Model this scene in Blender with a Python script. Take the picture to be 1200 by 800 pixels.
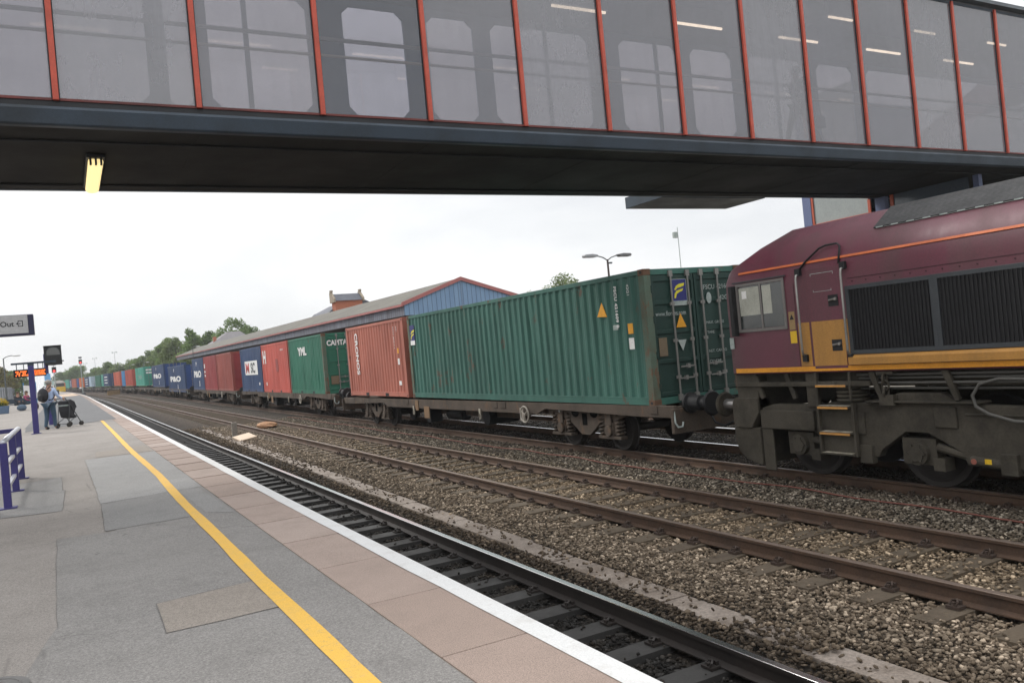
import bpy, bmesh, math, random
import numpy as np
from mathutils import Vector, Matrix

for _o in list(bpy.data.objects):
    bpy.data.objects.remove(_o)
random.seed(7)
RNG = np.random.default_rng(11)
S = bpy.context.scene
COL = S.collection
R = math.radians

# ------------------------------------------------------------------ camera
cam_d = bpy.data.cameras.new("camera")
cam = bpy.data.objects.new("camera", cam_d)
COL.objects.link(cam)
cr = Vector((0.87418255, -0.47663111, -0.0928852))
cu = Vector((0.07725081, -0.05234364, 0.99563671))
cf = Vector((0.47941338, 0.87754369, 0.00893776))
M = Matrix((cr, cu, -cf)).transposed().to_4x4()
M.translation = Vector((0, 0, 1.44079714))
cam.matrix_world = M
cam_d.sensor_width = 36.0
cam_d.lens = 962.25 / 1200 * 36
cam_d.clip_start = 0.1
cam_d.clip_end = 3000
S.camera = cam

# ------------------------------------------------------------------ sky and sun
SUN_EL, SUN_AZ = R(43), R(326)
w = bpy.data.worlds.new("World")
S.world = w
w.use_nodes = True
nt = w.node_tree
nt.nodes.clear()
out = nt.nodes.new("ShaderNodeOutputWorld")
bg = nt.nodes.new("ShaderNodeBackground")
sky = nt.nodes.new("ShaderNodeTexSky")
sky.sky_type = 'NISHITA'
sky.sun_disc = False
sky.sun_elevation = SUN_EL
sky.sun_rotation = SUN_AZ
sky.dust_density = 2.5
tc = nt.nodes.new("ShaderNodeTexCoord")
mp = nt.nodes.new("ShaderNodeMapping")
mp.inputs['Scale'].default_value = (1.0, 1.0, 3.2)
n1 = nt.nodes.new("ShaderNodeTexNoise")
n1.inputs['Scale'].default_value = 2.1
n1.inputs['Detail'].default_value = 7
n1.inputs['Roughness'].default_value = 0.52
n1.inputs['Distortion'].default_value = 0.35
ramp = nt.nodes.new("ShaderNodeValToRGB")
ramp.color_ramp.elements[0].position = 0.36
ramp.color_ramp.elements[0].color = (6.5, 6.62, 6.8, 1)
ramp.color_ramp.elements[1].position = 0.57
ramp.color_ramp.elements[1].color = (7.9, 7.95, 8.0, 1)
mix = nt.nodes.new("ShaderNodeMixRGB")
mix.inputs['Fac'].default_value = 0.93
L = nt.links.new
L(tc.outputs['Generated'], mp.inputs['Vector'])
L(mp.outputs['Vector'], n1.inputs['Vector'])
L(n1.outputs['Fac'], ramp.inputs['Fac'])
L(sky.outputs['Color'], mix.inputs['Color1'])
L(ramp.outputs['Color'], mix.inputs['Color2'])
# an overcast sky is brighter overhead than at the horizon
sepz = nt.nodes.new("ShaderNodeSeparateXYZ"); L(tc.outputs['Generated'], sepz.inputs[0])
zen = nt.nodes.new("ShaderNodeMapRange"); zen.inputs['From Min'].default_value = 0.22; zen.inputs['From Max'].default_value = 0.75
zen.inputs['To Min'].default_value = 1.0; zen.inputs['To Max'].default_value = 1.75
L(sepz.outputs['Z'], zen.inputs['Value'])
vm = nt.nodes.new("ShaderNodeVectorMath"); vm.operation = 'SCALE'
L(mix.outputs['Color'], vm.inputs[0]); L(zen.outputs[0], vm.inputs['Scale'])
L(vm.outputs[0], bg.inputs['Color'])
bg.inputs['Strength'].default_value = 0.1
L(bg.outputs['Background'], out.inputs['Surface'])

sd = bpy.data.lights.new("sun", 'SUN')
sd.energy = 1.5
sd.angle = R(14)
sd.color = (1.0, 0.97, 0.92)
sun = bpy.data.objects.new("sun", sd)
COL.objects.link(sun)
sdir = Vector((math.sin(SUN_AZ) * math.cos(SUN_EL), math.cos(SUN_AZ) * math.cos(SUN_EL), math.sin(SUN_EL)))
sun.rotation_euler = sdir.to_track_quat('Z', 'Y').to_euler()
sun.location = (0, 0, 60)

S.render.engine = 'CYCLES'
S.view_settings.view_transform = 'Standard'
S.view_settings.look = 'None'
S.view_settings.exposure = 0.48
S.view_settings.gamma = 1.0
S.view_settings.use_curve_mapping = False
S.cycles.max_bounces = 8
S.cycles.transparent_max_bounces = 16

# ------------------------------------------------------------------ helpers
def zg(y):
    """the line climbs gently away from the station"""
    if y <= 4: return 0.0
    if y < 12: return 0.006 * (y - 4) ** 2 / 16
    return 0.006 * (min(y, 350) - 8)
def xo(y):
    """the line bends to the left in the distance"""
    return 0.0 if y < 95 else -0.00022 * (y - 95) ** 2
def dxo(y):
    return 0.0 if y < 95 else -0.00044 * (y - 95)

def srgb(r, g, b):
    f = lambda c: (c / 255 / 12.92) if c <= 10 else (((c / 255 + 0.055) / 1.055) ** 2.4)
    return (f(r), f(g), f(b))

class NT:
    def __init__(s, name):
        s.m = bpy.data.materials.new(name)
        s.m.use_nodes = True
        s.n = s.m.node_tree.nodes
        s.l = s.m.node_tree.links
        s.b = s.n['Principled BSDF']
        s.o = s.n['Material Output']
    def new(s, t, **kw):
        nd = s.n.new(t)
        for k, v in kw.items():
            if k in nd.inputs: nd.inputs[k].default_value = v
            else: setattr(nd, k, v)
        return nd
    def link(s, a, b): s.l.new(a, b)
    def coord(s, kind='Object', scale=(1, 1, 1)):
        if kind == 'World':
            t = s.new('ShaderNodeNewGeometry'); o = t.outputs['Position']
        else:
            t = s.new('ShaderNodeTexCoord'); o = t.outputs[kind]
        m = s.new('ShaderNodeMapping'); m.inputs['Scale'].default_value = scale
        s.link(o, m.inputs['Vector'])
        return m.outputs['Vector']
    def noise(s, vec, scale, detail=5, rough=0.55, dist=0.0):
        t = s.new('ShaderNodeTexNoise')
        t.inputs['Scale'].default_value = scale; t.inputs['Detail'].default_value = detail
        t.inputs['Roughness'].default_value = rough; t.inputs['Distortion'].default_value = dist
        s.link(vec, t.inputs['Vector'])
        return t.outputs['Fac']
    def ramp(s, fac, stops):
        r = s.new('ShaderNodeValToRGB')
        e = r.color_ramp.elements
        while len(e) < len(stops): e.new(0.5)
        for k, (p, c) in enumerate(stops):
            e[k].position = p
            e[k].color = (c, c, c, 1) if isinstance(c, (int, float)) else (*c, 1)
        s.link(fac, r.inputs['Fac'])
        return r.outputs['Color']
    def mix(s, fac, a, b, mode='MIX'):
        m = s.new('ShaderNodeMixRGB', blend_type=mode)
        for sock, v in ((m.inputs['Fac'], fac), (m.inputs['Color1'], a), (m.inputs['Color2'], b)):
            if isinstance(v, (int, float)): sock.default_value = v
            elif isinstance(v, tuple): sock.default_value = (*v, 1) if len(v) == 3 else v
            else: s.link(v, sock)
        return m.outputs['Color']
    def bump(s, h, strength=0.3, dist=0.01):
        b = s.new('ShaderNodeBump')
        b.inputs['Strength'].default_value = strength; b.inputs['Distance'].default_value = dist
        s.link(h, b.inputs['Height'])
        s.link(b.outputs['Normal'], s.b.inputs['Normal'])

MATS = {}
def mat(name, col, rough=0.6, metal=0.0, dirt=None, dirt_amt=0.35, scale=1.5, streak=False,
        fine=0.12, bump=0.0, spec=0.4, coord='Object', rust=None, rust_amt=0.0, vary=False, scuff=0.0):
    """painted or bare surface with uneven dirt, fine grain and optional rust"""
    if name in MATS: return MATS[name]
    t = NT(name)
    v = t.coord(coord)
    vs = t.coord(coord, (2.2, 2.2, 0.28)) if streak else v
    big = t.noise(vs, scale, 7, 0.6, 0.2)
    c = t.mix(t.ramp(t.noise(v, scale * 0.45, 3), [(0.3, 0.86), (0.7, 1.14)]), (0, 0, 0), col, 'MIX') if False else col
    if dirt is None: dirt = tuple(x * 0.45 + 0.012 for x in col)
    f = t.ramp(big, [(0.42, 0.0), (0.72, dirt_amt)])
    c = t.mix(f, c, dirt)
    if scuff:
        sn = t.noise(t.coord(coord, (1.5, 0.8, 7.0)), 2.6, 8, 0.75)
        c = t.mix(t.ramp(sn, [(0.60, 0.0), (0.70, scuff)]), c, tuple(min(0.8, x * 1.5 + 0.07) for x in col))
        sm = t.noise(t.coord(coord, (1.0, 1.0, 0.5)), 0.6, 5, 0.6)
        c = t.mix(1.0, c, t.ramp(sm, [(0.3, 0.78), (0.7, 1.2)]), 'MULTIPLY')
    g = t.ramp(t.noise(v, 38, 3, 0.7), [(0.3, 1 - fine), (0.7, 1 + fine)])
    c = t.mix(1.0, c, g, 'MULTIPLY')
    if rust:
        rn = t.noise(t.coord(coord, (1, 1, 0.55)), scale * 2.3, 9, 0.72, 0.3)
        c = t.mix(t.ramp(rn, [(0.63 - rust_amt * 0.2, 0.0), (0.68 - rust_amt * 0.2, 0.85)]), c, rust)
    if vary:
        gi = t.new('ShaderNodeNewGeometry')
        c = t.mix(1.0, c, t.ramp(gi.outputs['Random Per Island'], [(0.0, 0.78), (1.0, 1.16)]), 'MULTIPLY')
    t.link(c, t.b.inputs['Base Color'])
    t.b.inputs['Metallic'].default_value = metal
    t.b.inputs['Specular IOR Level'].default_value = spec
    rr = t.ramp(big, [(0.3, max(0.05, rough - 0.1)), (0.75, min(1, rough + 0.15))])
    t.link(rr, t.b.inputs['Roughness'])
    if bump: t.bump(t.noise(v, 60, 4, 0.6), bump, 0.006)
    MATS[name] = t.m
    return t.m

def emit(name, col, strength):
    t = NT(name)
    t.b.inputs['Base Color'].default_value = (*col, 1)
    t.b.inputs['Emission Color'].default_value = (*col, 1)
    t.b.inputs['Emission Strength'].default_value = strength
    return t.m

class MB:
    def __init__(s): s.v = []; s.f = []
    def add(s, vs, fs):
        k = len(s.v)
        s.v.extend([tuple(p) for p in vs])
        s.f.extend([tuple(i + k for i in f) for f in fs])
        return s
    def box(s, x0, x1, y0, y1, z0, z1):
        x0, x1 = min(x0, x1), max(x0, x1); y0, y1 = min(y0, y1), max(y0, y1); z0, z1 = min(z0, z1), max(z0, z1)
        return s.add([(x0, y0, z0), (x1, y0, z0), (x1, y1, z0), (x0, y1, z0), (x0, y0, z1), (x1, y0, z1), (x1, y1, z1), (x0, y1, z1)],
                     [(0, 3, 2, 1), (4, 5, 6, 7), (0, 1, 5, 4), (1, 2, 6, 5), (2, 3, 7, 6), (3, 0, 4, 7)])
    def prism(s, pts, axis, a, b):
        n = len(pts)
        def P(p, t):
            return {'x': (t, p[0], p[1]), 'y': (p[0], t, p[1]), 'z': (p[0], p[1], t)}[axis]
        vs = [P(p, a) for p in pts] + [P(p, b) for p in pts]
        return s.add(vs, [tuple(range(n))[::-1], tuple(range(n, 2 * n))] + [(i, (i + 1) % n, n + (i + 1) % n, n + i) for i in range(n)])
    def cyl(s, p0, p1, r, n=12, r1=None):
        r1 = r if r1 is None else r1
        p0, p1 = Vector(p0), Vector(p1)
        d = (p1 - p0).normalized()
        a = d.orthogonal().normalized(); b = d.cross(a)
        vs = []
        for p, q in ((p0, r), (p1, r1)):
            for i in range(n):
                t = 2 * math.pi * i / n
                vs.append(p + (a * math.cos(t) + b * math.sin(t)) * q)
        return s.add(vs, [tuple(range(n))[::-1], tuple(range(n, 2 * n))] + [(i, (i + 1) % n, n + (i + 1) % n, n + i) for i in range(n)])
    def tube(s, pts, r, n=8, closed=False):
        pts = [Vector(p) for p in pts]
        m = len(pts); vs = []; up = None
        for i, p in enumerate(pts):
            if closed: d = pts[(i + 1) % m] - pts[i - 1]
            else: d = pts[min(i + 1, m - 1)] - pts[max(i - 1, 0)]
            d.normalize()
            if up is None: a = d.orthogonal().normalized()
            else:
                a = up - d * up.dot(d); a.normalize()
            up = a; b = d.cross(a)
            rr = r[i] if isinstance(r, (list, tuple)) else r
            for k in range(n):
                t = 2 * math.pi * k / n
                vs.append(p + (a * math.cos(t) + b * math.sin(t)) * rr)
        fs = []
        for i in range(m if closed else m - 1):
            j = (i + 1) % m
            for k in range(n): fs.append((i * n + k, i * n + (k + 1) % n, j * n + (k + 1) % n, j * n + k))
        if not closed: fs += [tuple(range(n))[::-1], tuple(range((m - 1) * n, m * n))]
        return s.add(vs, fs)
    def lathe(s, prof, c, axis='x', n=24):
        """prof: (radius, offset along axis)"""
        c = Vector(c); vs = []
        for r, t in prof:
            for k in range(n):
                a = 2 * math.pi * k / n; u, v_ = r * math.cos(a), r * math.sin(a)
                vs.append(c + Vector({'x': (t, u, v_), 'y': (u, t, v_), 'z': (u, v_, t)}[axis]))
        m = len(prof); fs = []
        for i in range(m - 1):
            for k in range(n): fs.append((i * n + k, i * n + (k + 1) % n, (i + 1) * n + (k + 1) % n, (i + 1) * n + k))
        fs += [tuple(range(n))[::-1], tuple(range((m - 1) * n, m * n))]
        return s.add(vs, fs)
    def ell(s, c, r, nu=12, nv=8):
        vs = []; fs = []
        for i in range(nv + 1):
            th = math.pi * i / nv
            for k in range(nu):
                a = 2 * math.pi * k / nu
                vs.append((c[0] + r[0] * math.sin(th) * math.cos(a), c[1] + r[1] * math.sin(th) * math.sin(a), c[2] + r[2] * math.cos(th)))
        for i in range(nv):
            for k in range(nu): fs.append((i * nu + k, i * nu + (k + 1) % nu, (i + 1) * nu + (k + 1) % nu, (i + 1) * nu + k))
        return s.add(vs, fs)
    def ring_holes(s): return s
    def build(s, name, m, parent=None, smooth=False, bevel=0.0, loc=None, fix=True):
        me = bpy.data.meshes.new(name)
        me.from_pydata(s.v, [], s.f)
        if fix:
            b = bmesh.new(); b.from_mesh(me)
            bmesh.ops.remove_doubles(b, verts=b.verts, dist=1e-5)
            bmesh.ops.recalc_face_normals(b, faces=b.faces)
            b.to_mesh(me); b.free()
        if smooth:
            for p in me.polygons: p.use_smooth = True
            if smooth == 'auto': me.set_sharp_from_angle(angle=R(35))
        me.materials.append(m)
        o = bpy.data.objects.new(name, me)
        COL.objects.link(o)
        if parent: o.parent = parent
        if loc: o.location = loc
        if bevel:
            bv = o.modifiers.new('bevel', 'BEVEL'); bv.width = bevel; bv.segments = 2; bv.limit_method = 'ANGLE'; bv.angle_limit = R(40)
        return o

def tag(o, label=None, cat=None, group=None, kind=None):
    if label: o['label'] = label
    if cat: o['category'] = cat
    if group: o['group'] = group
    if kind: o['kind'] = kind
    return o
def thing(name, label, cat, loc=(0, 0, 0), rz=0, group=None):
    o = bpy.data.objects.new(name, None)
    o.empty_display_size = 0.3
    COL.objects.link(o)
    o.location = loc; o.rotation_euler = (0, 0, rz)
    return tag(o, label, cat, group)
def copy_tree(o, parent=None, kids=None):
    if kids is None:
        kids = {}
        for q in COL.objects:
            if q.parent: kids.setdefault(q.parent.name, []).append(q)
    c = o.copy(); COL.objects.link(c)
    if parent: c.parent = parent
    for ch in kids.get(o.name, []): copy_tree(ch, c, kids)
    return c
def text(s, size, m, parent, org, ex, ey, name='lettering', depth=0.002, align='LEFT', sx=1.0, spacing=1.0, bold=0.0):
    cu_ = bpy.data.curves.new(name, 'FONT')
    cu_.body = s; cu_.size = size; cu_.extrude = depth; cu_.align_x = align; cu_.space_character = spacing; cu_.offset = bold
    cu_.resolution_u = 3
    to = bpy.data.objects.new('tmp_text', cu_)
    me = bpy.data.meshes.new_from_object(to)
    bpy.data.objects.remove(to)
    ex, ey = Vector(ex), Vector(ey); ez = ex.cross(ey)
    mm = Matrix((ex * sx, ey, ez)).transposed().to_4x4(); mm.translation = Vector(org)
    me.transform(mm)
    me.materials.clear(); me.materials.append(m)
    me.name = name
    o = bpy.data.objects.new(name, me); COL.objects.link(o)
    if parent: o.parent = parent
    return o
# ================================================================== MATERIALS
maroon_m = mat('maroon_paint', (0.118, 0.027, 0.044), 0.46, scuff=0.10, dirt=(0.075, 0.048, 0.044), dirt_amt=0.65, scale=0.9, streak=True, spec=0.5)
gold_m = mat('gold_paint', (0.42, 0.205, 0.045), 0.45, dirt=(0.15, 0.09, 0.035), dirt_amt=0.5, scale=1.4, streak=True)
orange_m = mat('orange_stripe', (0.55, 0.135, 0.04), 0.55, dirt=(0.25, 0.07, 0.04), dirt_amt=0.6, scale=1.5)
amber_m = mat('amber_stripe', (0.72, 0.30, 0.02), 0.5, dirt=(0.25, 0.13, 0.03), scale=2)
under_m = mat('brake_dust_steel', (0.062, 0.053, 0.039), 0.8, dirt=(0.018, 0.015, 0.011), dirt_amt=0.85, scale=2.2, fine=0.2, bump=0.25)
void_m = mat('painted_void', (0.006, 0.006, 0.006), 1.0, spec=0.0)  # unreflecting black that paints the darkness of openings
black_m = mat('black_steel', (0.012, 0.012, 0.013), 0.6)
grille_m = mat('grille_slats', (0.016, 0.015, 0.017), 0.55, fine=0.2)
frame_m = mat('dark_grey_frame', (0.045, 0.05, 0.055), 0.55)
steel_m = mat('worn_steel', (0.32, 0.31, 0.29), 0.4, 0.7, dirt=(0.12, 0.1, 0.08), scale=3)
white_m = mat('white_paint', (0.78, 0.77, 0.74), 0.55, dirt=(0.45, 0.42, 0.38), dirt_amt=0.3)
letter_m = mat('white_letters', (0.74, 0.74, 0.72), 0.6, dirt=(0.4, 0.38, 0.36), dirt_amt=0.3, scale=5)
fade_m = mat('faded_letters', (0.36, 0.40, 0.38), 0.7, dirt=(0.15, 0.2, 0.18), dirt_amt=0.7, scale=9)
yellow_m = mat('yellow_label', (0.75, 0.47, 0.02), 0.5)
rust_m = mat('rusty_wagon_steel', (0.078, 0.058, 0.043), 0.85, dirt=(0.036, 0.030, 0.025), dirt_amt=0.7, scale=1.6, fine=0.25, bump=0.2, rust=(0.11, 0.066, 0.040), rust_amt=0.3)
wheel_m = mat('wheel_steel', (0.035, 0.03, 0.027), 0.7, dirt=(0.02, 0.018, 0.016), scale=3)
tread_m = mat('wheel_tread', (0.30, 0.29, 0.28), 0.35, 0.8)

def glass_mat(name, tint, refl=0.25, milky=0.0, rough=0.02, milk_col=(0.5, 0.5, 0.52)):
    t = NT(name)
    tr = t.new('ShaderNodeBsdfTransparent'); tr.inputs['Color'].default_value = (*tint, 1)
    gl = t.new('ShaderNodeBsdfGlossy'); gl.inputs['Roughness'].default_value = rough
    fr = t.new('ShaderNodeFresnel')
    gb = t.new('ShaderNodeNewGeometry'); ior = t.new('ShaderNodeMapRange'); ior.inputs['To Min'].default_value = 1.5; ior.inputs['To Max'].default_value = 1 / 1.5
    t.link(gb.outputs['Backfacing'], ior.inputs['Value']); t.link(ior.outputs[0], fr.inputs['IOR'])
    m1 = t.new('ShaderNodeMixShader')
    mth = t.new('ShaderNodeMath', operation='MULTIPLY_ADD'); mth.inputs[1].default_value = 1.0; mth.inputs[2].default_value = refl
    t.link(fr.outputs['Fac'], mth.inputs[0]); t.link(mth.outputs[0], m1.inputs['Fac'])
    t.link(tr.outputs[0], m1.inputs[1]); t.link(gl.outputs[0], m1.inputs[2])
    last = m1.outputs[0]
    if milky:
        df = t.new('ShaderNodeBsdfDiffuse'); df.inputs['Color'].default_value = (*milk_col, 1)
        m2 = t.new('ShaderNodeMixShader')
        nz = t.noise(t.coord('World', (0.35, 0.35, 0.9)), 1.0, 6, 0.6)
        nz2 = t.noise(t.coord('World', (2.2, 2.2, 0.35)), 1.6, 7, 0.7)
        f = t.mix(0.45, t.ramp(nz, [(0.3, milky * 0.4), (0.7, milky * 1.55)]), t.ramp(nz2, [(0.35, milky * 0.5), (0.75, milky * 1.7)]))
        t.link(f, m2.inputs['Fac']); t.link(last, m2.inputs[1]); t.link(df.outputs[0], m2.inputs[2])
        last = m2.outputs[0]
    t.link(last, t.o.inputs['Surface'])
    return t.m
cabglass_m = mat('cab_glass', (0.03, 0.035, 0.035), 0.06, spec=0.9, dirt=(0.12, 0.12, 0.1), dirt_amt=0.3, scale=2)

# ================================================================== GROUND
def gmat():
    t = NT('cess_ground')
    v = t.coord('World')
    a = t.noise(v, 0.35, 6); b = t.noise(v, 9, 5, 0.7)
    c = t.mix(t.ramp(a, [(0.35, 0.0), (0.65, 1.0)]), (0.10, 0.085, 0.062), (0.16, 0.145, 0.115))
    c = t.mix(1.0, c, t.ramp(b, [(0.3, 0.6), (0.7, 1.35)]), 'MULTIPLY')
    t.link(c, t.b.inputs['Base Color']); t.b.inputs['Roughness'].default_value = 0.95
    t.bump(b, 0.6, 0.03)
    return t.m
ys = [-60, -30, -15, -6, 0, 4, 8, 12, 16, 20, 24, 28, 34, 40, 50, 60, 75, 90, 105, 120, 135, 150, 170, 190, 210, 240, 270, 300, 350, 400, 600, 1000]
g = MB()
for y in ys:
    for x in (-400, -60, 15.7, 60, 400):
        g.v.append((x + xo(min(y, 420)), y, -1.36 + zg(y)))
for i in range(len(ys) - 1):
    for j in range(4):
        a = i * 5 + j
        g.f.append((a, a + 1, a + 6, a + 5))
ground = g.build('ground', gmat()); ground['kind'] = 'structure'

# ---- ballast bed: cross profile swept along the line
TX = (3.4275, 7.2925, 10.845, 14.25)     # track centres
RT = -0.915                               # rail top
def bed(x):
    pts = [(2.0, -1.15), (4.3, -1.135), (4.5, -1.06), (4.62, -1.045), (5.0, -1.035), (5.6, -1.07), (6.0, -1.118), (8.55, -1.122), (8.8, -1.07), (9.2, -1.03),
           (9.6, -1.07), (12.1, -1.085), (12.5, -1.05), (13.0, -1.085), (15.5, -1.12), (15.8, -1.15)]
    return float(np.interp(x, [p[0] for p in pts], [p[1] for p in pts]))
def bmat(name, stones):
    t = NT(name)
    v = t.coord('World')
    n = t.noise(v, 0.9, 5, 0.6); n2 = t.noise(v, 4.5, 4, 0.6)
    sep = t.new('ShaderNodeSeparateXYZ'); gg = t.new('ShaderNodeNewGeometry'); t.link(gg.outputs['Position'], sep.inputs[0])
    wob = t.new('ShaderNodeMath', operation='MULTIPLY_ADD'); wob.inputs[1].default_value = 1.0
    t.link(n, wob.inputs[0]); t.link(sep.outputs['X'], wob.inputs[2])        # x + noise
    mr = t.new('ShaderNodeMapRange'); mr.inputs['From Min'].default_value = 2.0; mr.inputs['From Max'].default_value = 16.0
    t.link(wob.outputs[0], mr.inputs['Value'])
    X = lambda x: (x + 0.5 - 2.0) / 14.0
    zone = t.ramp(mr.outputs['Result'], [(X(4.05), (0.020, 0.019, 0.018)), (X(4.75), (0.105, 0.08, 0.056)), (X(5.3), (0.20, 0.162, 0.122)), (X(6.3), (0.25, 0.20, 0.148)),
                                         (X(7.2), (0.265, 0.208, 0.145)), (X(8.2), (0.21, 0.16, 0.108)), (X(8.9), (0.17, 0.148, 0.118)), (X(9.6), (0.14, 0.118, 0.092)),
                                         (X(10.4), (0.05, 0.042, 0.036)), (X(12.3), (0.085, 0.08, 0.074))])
    if stones:
        gi = t.new('ShaderNodeNewGeometry')
        r = gi.outputs['Random Per Island']
        val = t.ramp(r, [(0.0, (0.34, 0.32, 0.30)), (0.35, (0.66, 0.62, 0.58)), (0.68, (0.98, 0.95, 0.91)), (0.88, (1.42, 1.41, 1.40)), (1.0, (2.75, 2.75, 2.75))])
        c = t.mix(1.0, zone, val, 'MULTIPLY')
        c = t.mix(t.ramp(n2, [(0.45, 0.0), (0.7, 0.45)]), c, (0.07, 0.055, 0.04))
        c = t.mix(1.0, c, t.ramp(t.noise(v, 90, 3), [(0.3, 0.8), (0.7, 1.2)]), 'MULTIPLY')
    else:
        vo = t.new('ShaderNodeTexVoronoi', feature='F1'); vo.inputs['Scale'].default_value = 20
        t.link(v, vo.inputs['Vector'])
        sp = t.new('ShaderNodeSeparateColor'); t.link(vo.outputs['Color'], sp.inputs[0])
        val = t.ramp(sp.outputs[0], [(0.0, 0.35), (0.4, 0.7), (0.75, 1.05), (0.92, 1.7), (1.0, 2.5)])
        c = t.mix(1.0, zone, val, 'MULTIPLY')
        c = t.mix(t.ramp(vo.outputs['Distance'], [(0.25, 0.0), (0.6, 0.8)]), c, (0.02, 0.017, 0.014))
        t.bump(vo.outputs['Distance'], 0.9, -0.03)
        bn = t.n[-1]
    if not stones: c = t.mix(1.0, c, (0.5, 0.47, 0.44), 'MULTIPLY')
    t.link(c, t.b.inputs['Base Color']); t.b.inputs['Roughness'].default_value = 0.9
    t.b.inputs['Specular IOR Level'].default_value = 0.25
    return t.m
bxs = [1.95, 2.6, 3.2, 3.8, 4.3, 4.5, 4.62, 5.0, 5.6, 6.0, 6.6, 7.3, 8.0, 8.55, 8.8, 9.2, 9.6, 10.2, 10.8, 11.5, 12.1, 12.5, 13.0, 14.0, 15.0, 15.5, 15.85]
bys = list(np.arange(-20, 60, 2.0)) + list(np.arange(60, 420, 6.0))
b = MB()
for y in bys:
    for x in bxs: b.v.append((x + xo(y), y, bed(x) + zg(y) + random.uniform(-0.008, 0.008)))
nb = len(bxs)
for i in range(len(bys) - 1):
    for j in range(nb - 1): b.f.append((i * nb + j, i * nb + j + 1, (i + 1) * nb + j + 1, (i + 1) * nb + j))
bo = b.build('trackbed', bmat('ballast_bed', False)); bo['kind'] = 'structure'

# ---- loose stones
def stones(zones):
    ph = (1 + 5 ** 0.5) / 2
    ico = np.array([(-1, ph, 0), (1, ph, 0), (-1, -ph, 0), (1, -ph, 0), (0, -1, ph), (0, 1, ph), (0, -1, -ph), (0, 1, -ph), (ph, 0, -1), (ph, 0, 1), (-ph, 0, -1), (-ph, 0, 1)]) / 1.9
    tri = np.array([(0, 11, 5), (0, 5, 1), (0, 1, 7), (0, 7, 10), (0, 10, 11), (1, 5, 9), (5, 11, 4), (11, 10, 2), (10, 7, 6), (7, 1, 8), (3, 9, 4), (3, 4, 2), (3, 2, 6), (3, 6, 8), (3, 8, 9), (4, 9, 5), (2, 4, 11), (6, 2, 10), (8, 6, 7), (9, 8, 1)])
    P = []; SZ = []
    for (x0, x1, y0, y1, dens, s0, s1) in zones:
        n = int((x1 - x0) * (y1 - y0) * dens)
        q = np.stack([RNG.uniform(x0, x1, n), RNG.uniform(y0, y1, n)], 1)
        sz = RNG.uniform(s0, s1, n) * np.where(RNG.random(n) < 0.06, 1.35, 1.0)
        keep = q[:, 0] < 2.15 * q[:, 1] + 1.2            # what the camera side can see
        for rx in TX:                                     # leave rail heads and sleepers clear
            for s_ in (-0.7525, 0.7525): keep &= np.abs(q[:, 0] - rx - s_) > 0.085
        for k, rx in enumerate(TX):
            ins = (np.abs(q[:, 0] - rx) < 1.27) & ((k > 0) | (q[:, 0] < 4.33))
            ph_ = np.abs(((q[:, 1] - SL_OFF[k]) / SL_SP + 0.5) % 1.0 - 0.5) * SL_SP
            onsl = ins & (ph_ < 0.125)
            keep &= ~(onsl & (RNG.random(n) < (np.where(np.abs(np.abs(q[:, 0] - rx) - 0.86) < 0.34, 0.985, 0.80) if k == 1 else (0.98 if k == 0 else 0.5))))
        ontr = (np.abs(q[:, 0] - trough_x(q[:, 1])) < 0.175)
        keep &= ~(ontr & (RNG.random(n) < trough_clear(q[:, 1])))
        P.append(q[keep]); SZ.append(sz[keep])
    P = np.concatenate(P); SZ = np.concatenate(SZ); N = len(P)
    jit = ico[None] * (1 + RNG.uniform(-0.5, 0.32, (N, 12, 1)))
    jit = np.sign(jit) * np.minimum(np.abs(jit), RNG.uniform(0.42, 0.75, (N, 1, 3)))
    sc = np.stack([RNG.uniform(0.85, 1.55, N), RNG.uniform(0.55, 1.05, N), RNG.uniform(0.36, 0.78, N)], 1) * (SZ * 0.5)[:, None]
    jit = jit * sc[:, None]
    a, c_ = RNG.uniform(0, 6.283, N), RNG.uniform(0, 6.283, N)
    tilt = RNG.normal(0, 0.5, N)
    Rx = np.zeros((N, 3, 3)); Rz = np.zeros((N, 3, 3)); Rq = np.zeros((N, 3, 3))
    def rz(A, th): A[:, 0, 0] = np.cos(th); A[:, 0, 1] = -np.sin(th); A[:, 1, 0] = np.sin(th); A[:, 1, 1] = np.cos(th); A[:, 2, 2] = 1
    rz(Rz, a); rz(Rq, c_)
    Rx[:, 0, 0] = 1; Rx[:, 1, 1] = np.cos(tilt); Rx[:, 1, 2] = -np.sin(tilt); Rx[:, 2, 1] = np.sin(tilt); Rx[:, 2, 2] = np.cos(tilt)
    Rm = Rz @ Rx @ Rq
    V = np.einsum('nij,nkj->nki', Rm, jit)
    bx = np.array([bed(x) for x in np.arange(2, 16.01, 0.02)])
    zb = np.interp(P[:, 0], np.arange(2, 16.01, 0.02), bx)
    for k, rx in enumerate(TX):
        ins = np.abs(P[:, 0] - rx) < 1.27
        ph_ = np.abs(((P[:, 1] - SL_OFF[k]) / SL_SP + 0.5) % 1.0 - 0.5) * SL_SP
        zb = np.where(ins & (ph_ < 0.125), np.maximum(zb, -1.075), zb)
    ontr = np.abs(P[:, 0] - trough_x(P[:, 1])) < 0.17
    zb = np.where(ontr, np.maximum(zb, -1.0), zb)
    zz = zb + np.array([zg(y) for y in P[:, 1]]) + RNG.uniform(0.0, 0.032, N) * np.where(P[:, 0] < 4.27, 0.6, 1.0) + np.where((P[:, 0] > 4.27) & (P[:, 0] < 4.66), 0.022, 0.0)
    V += np.stack([P[:, 0], P[:, 1], zz], 1)[:, None]
    F = (tri[None] + (np.arange(N) * 12)[:, None, None]).reshape(-1, 3)
    me = bpy.data.meshes.new('ballast_stones')
    me.vertices.add(N * 12); me.vertices.foreach_set('co', V.reshape(-1).astype(np.float32))
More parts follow.
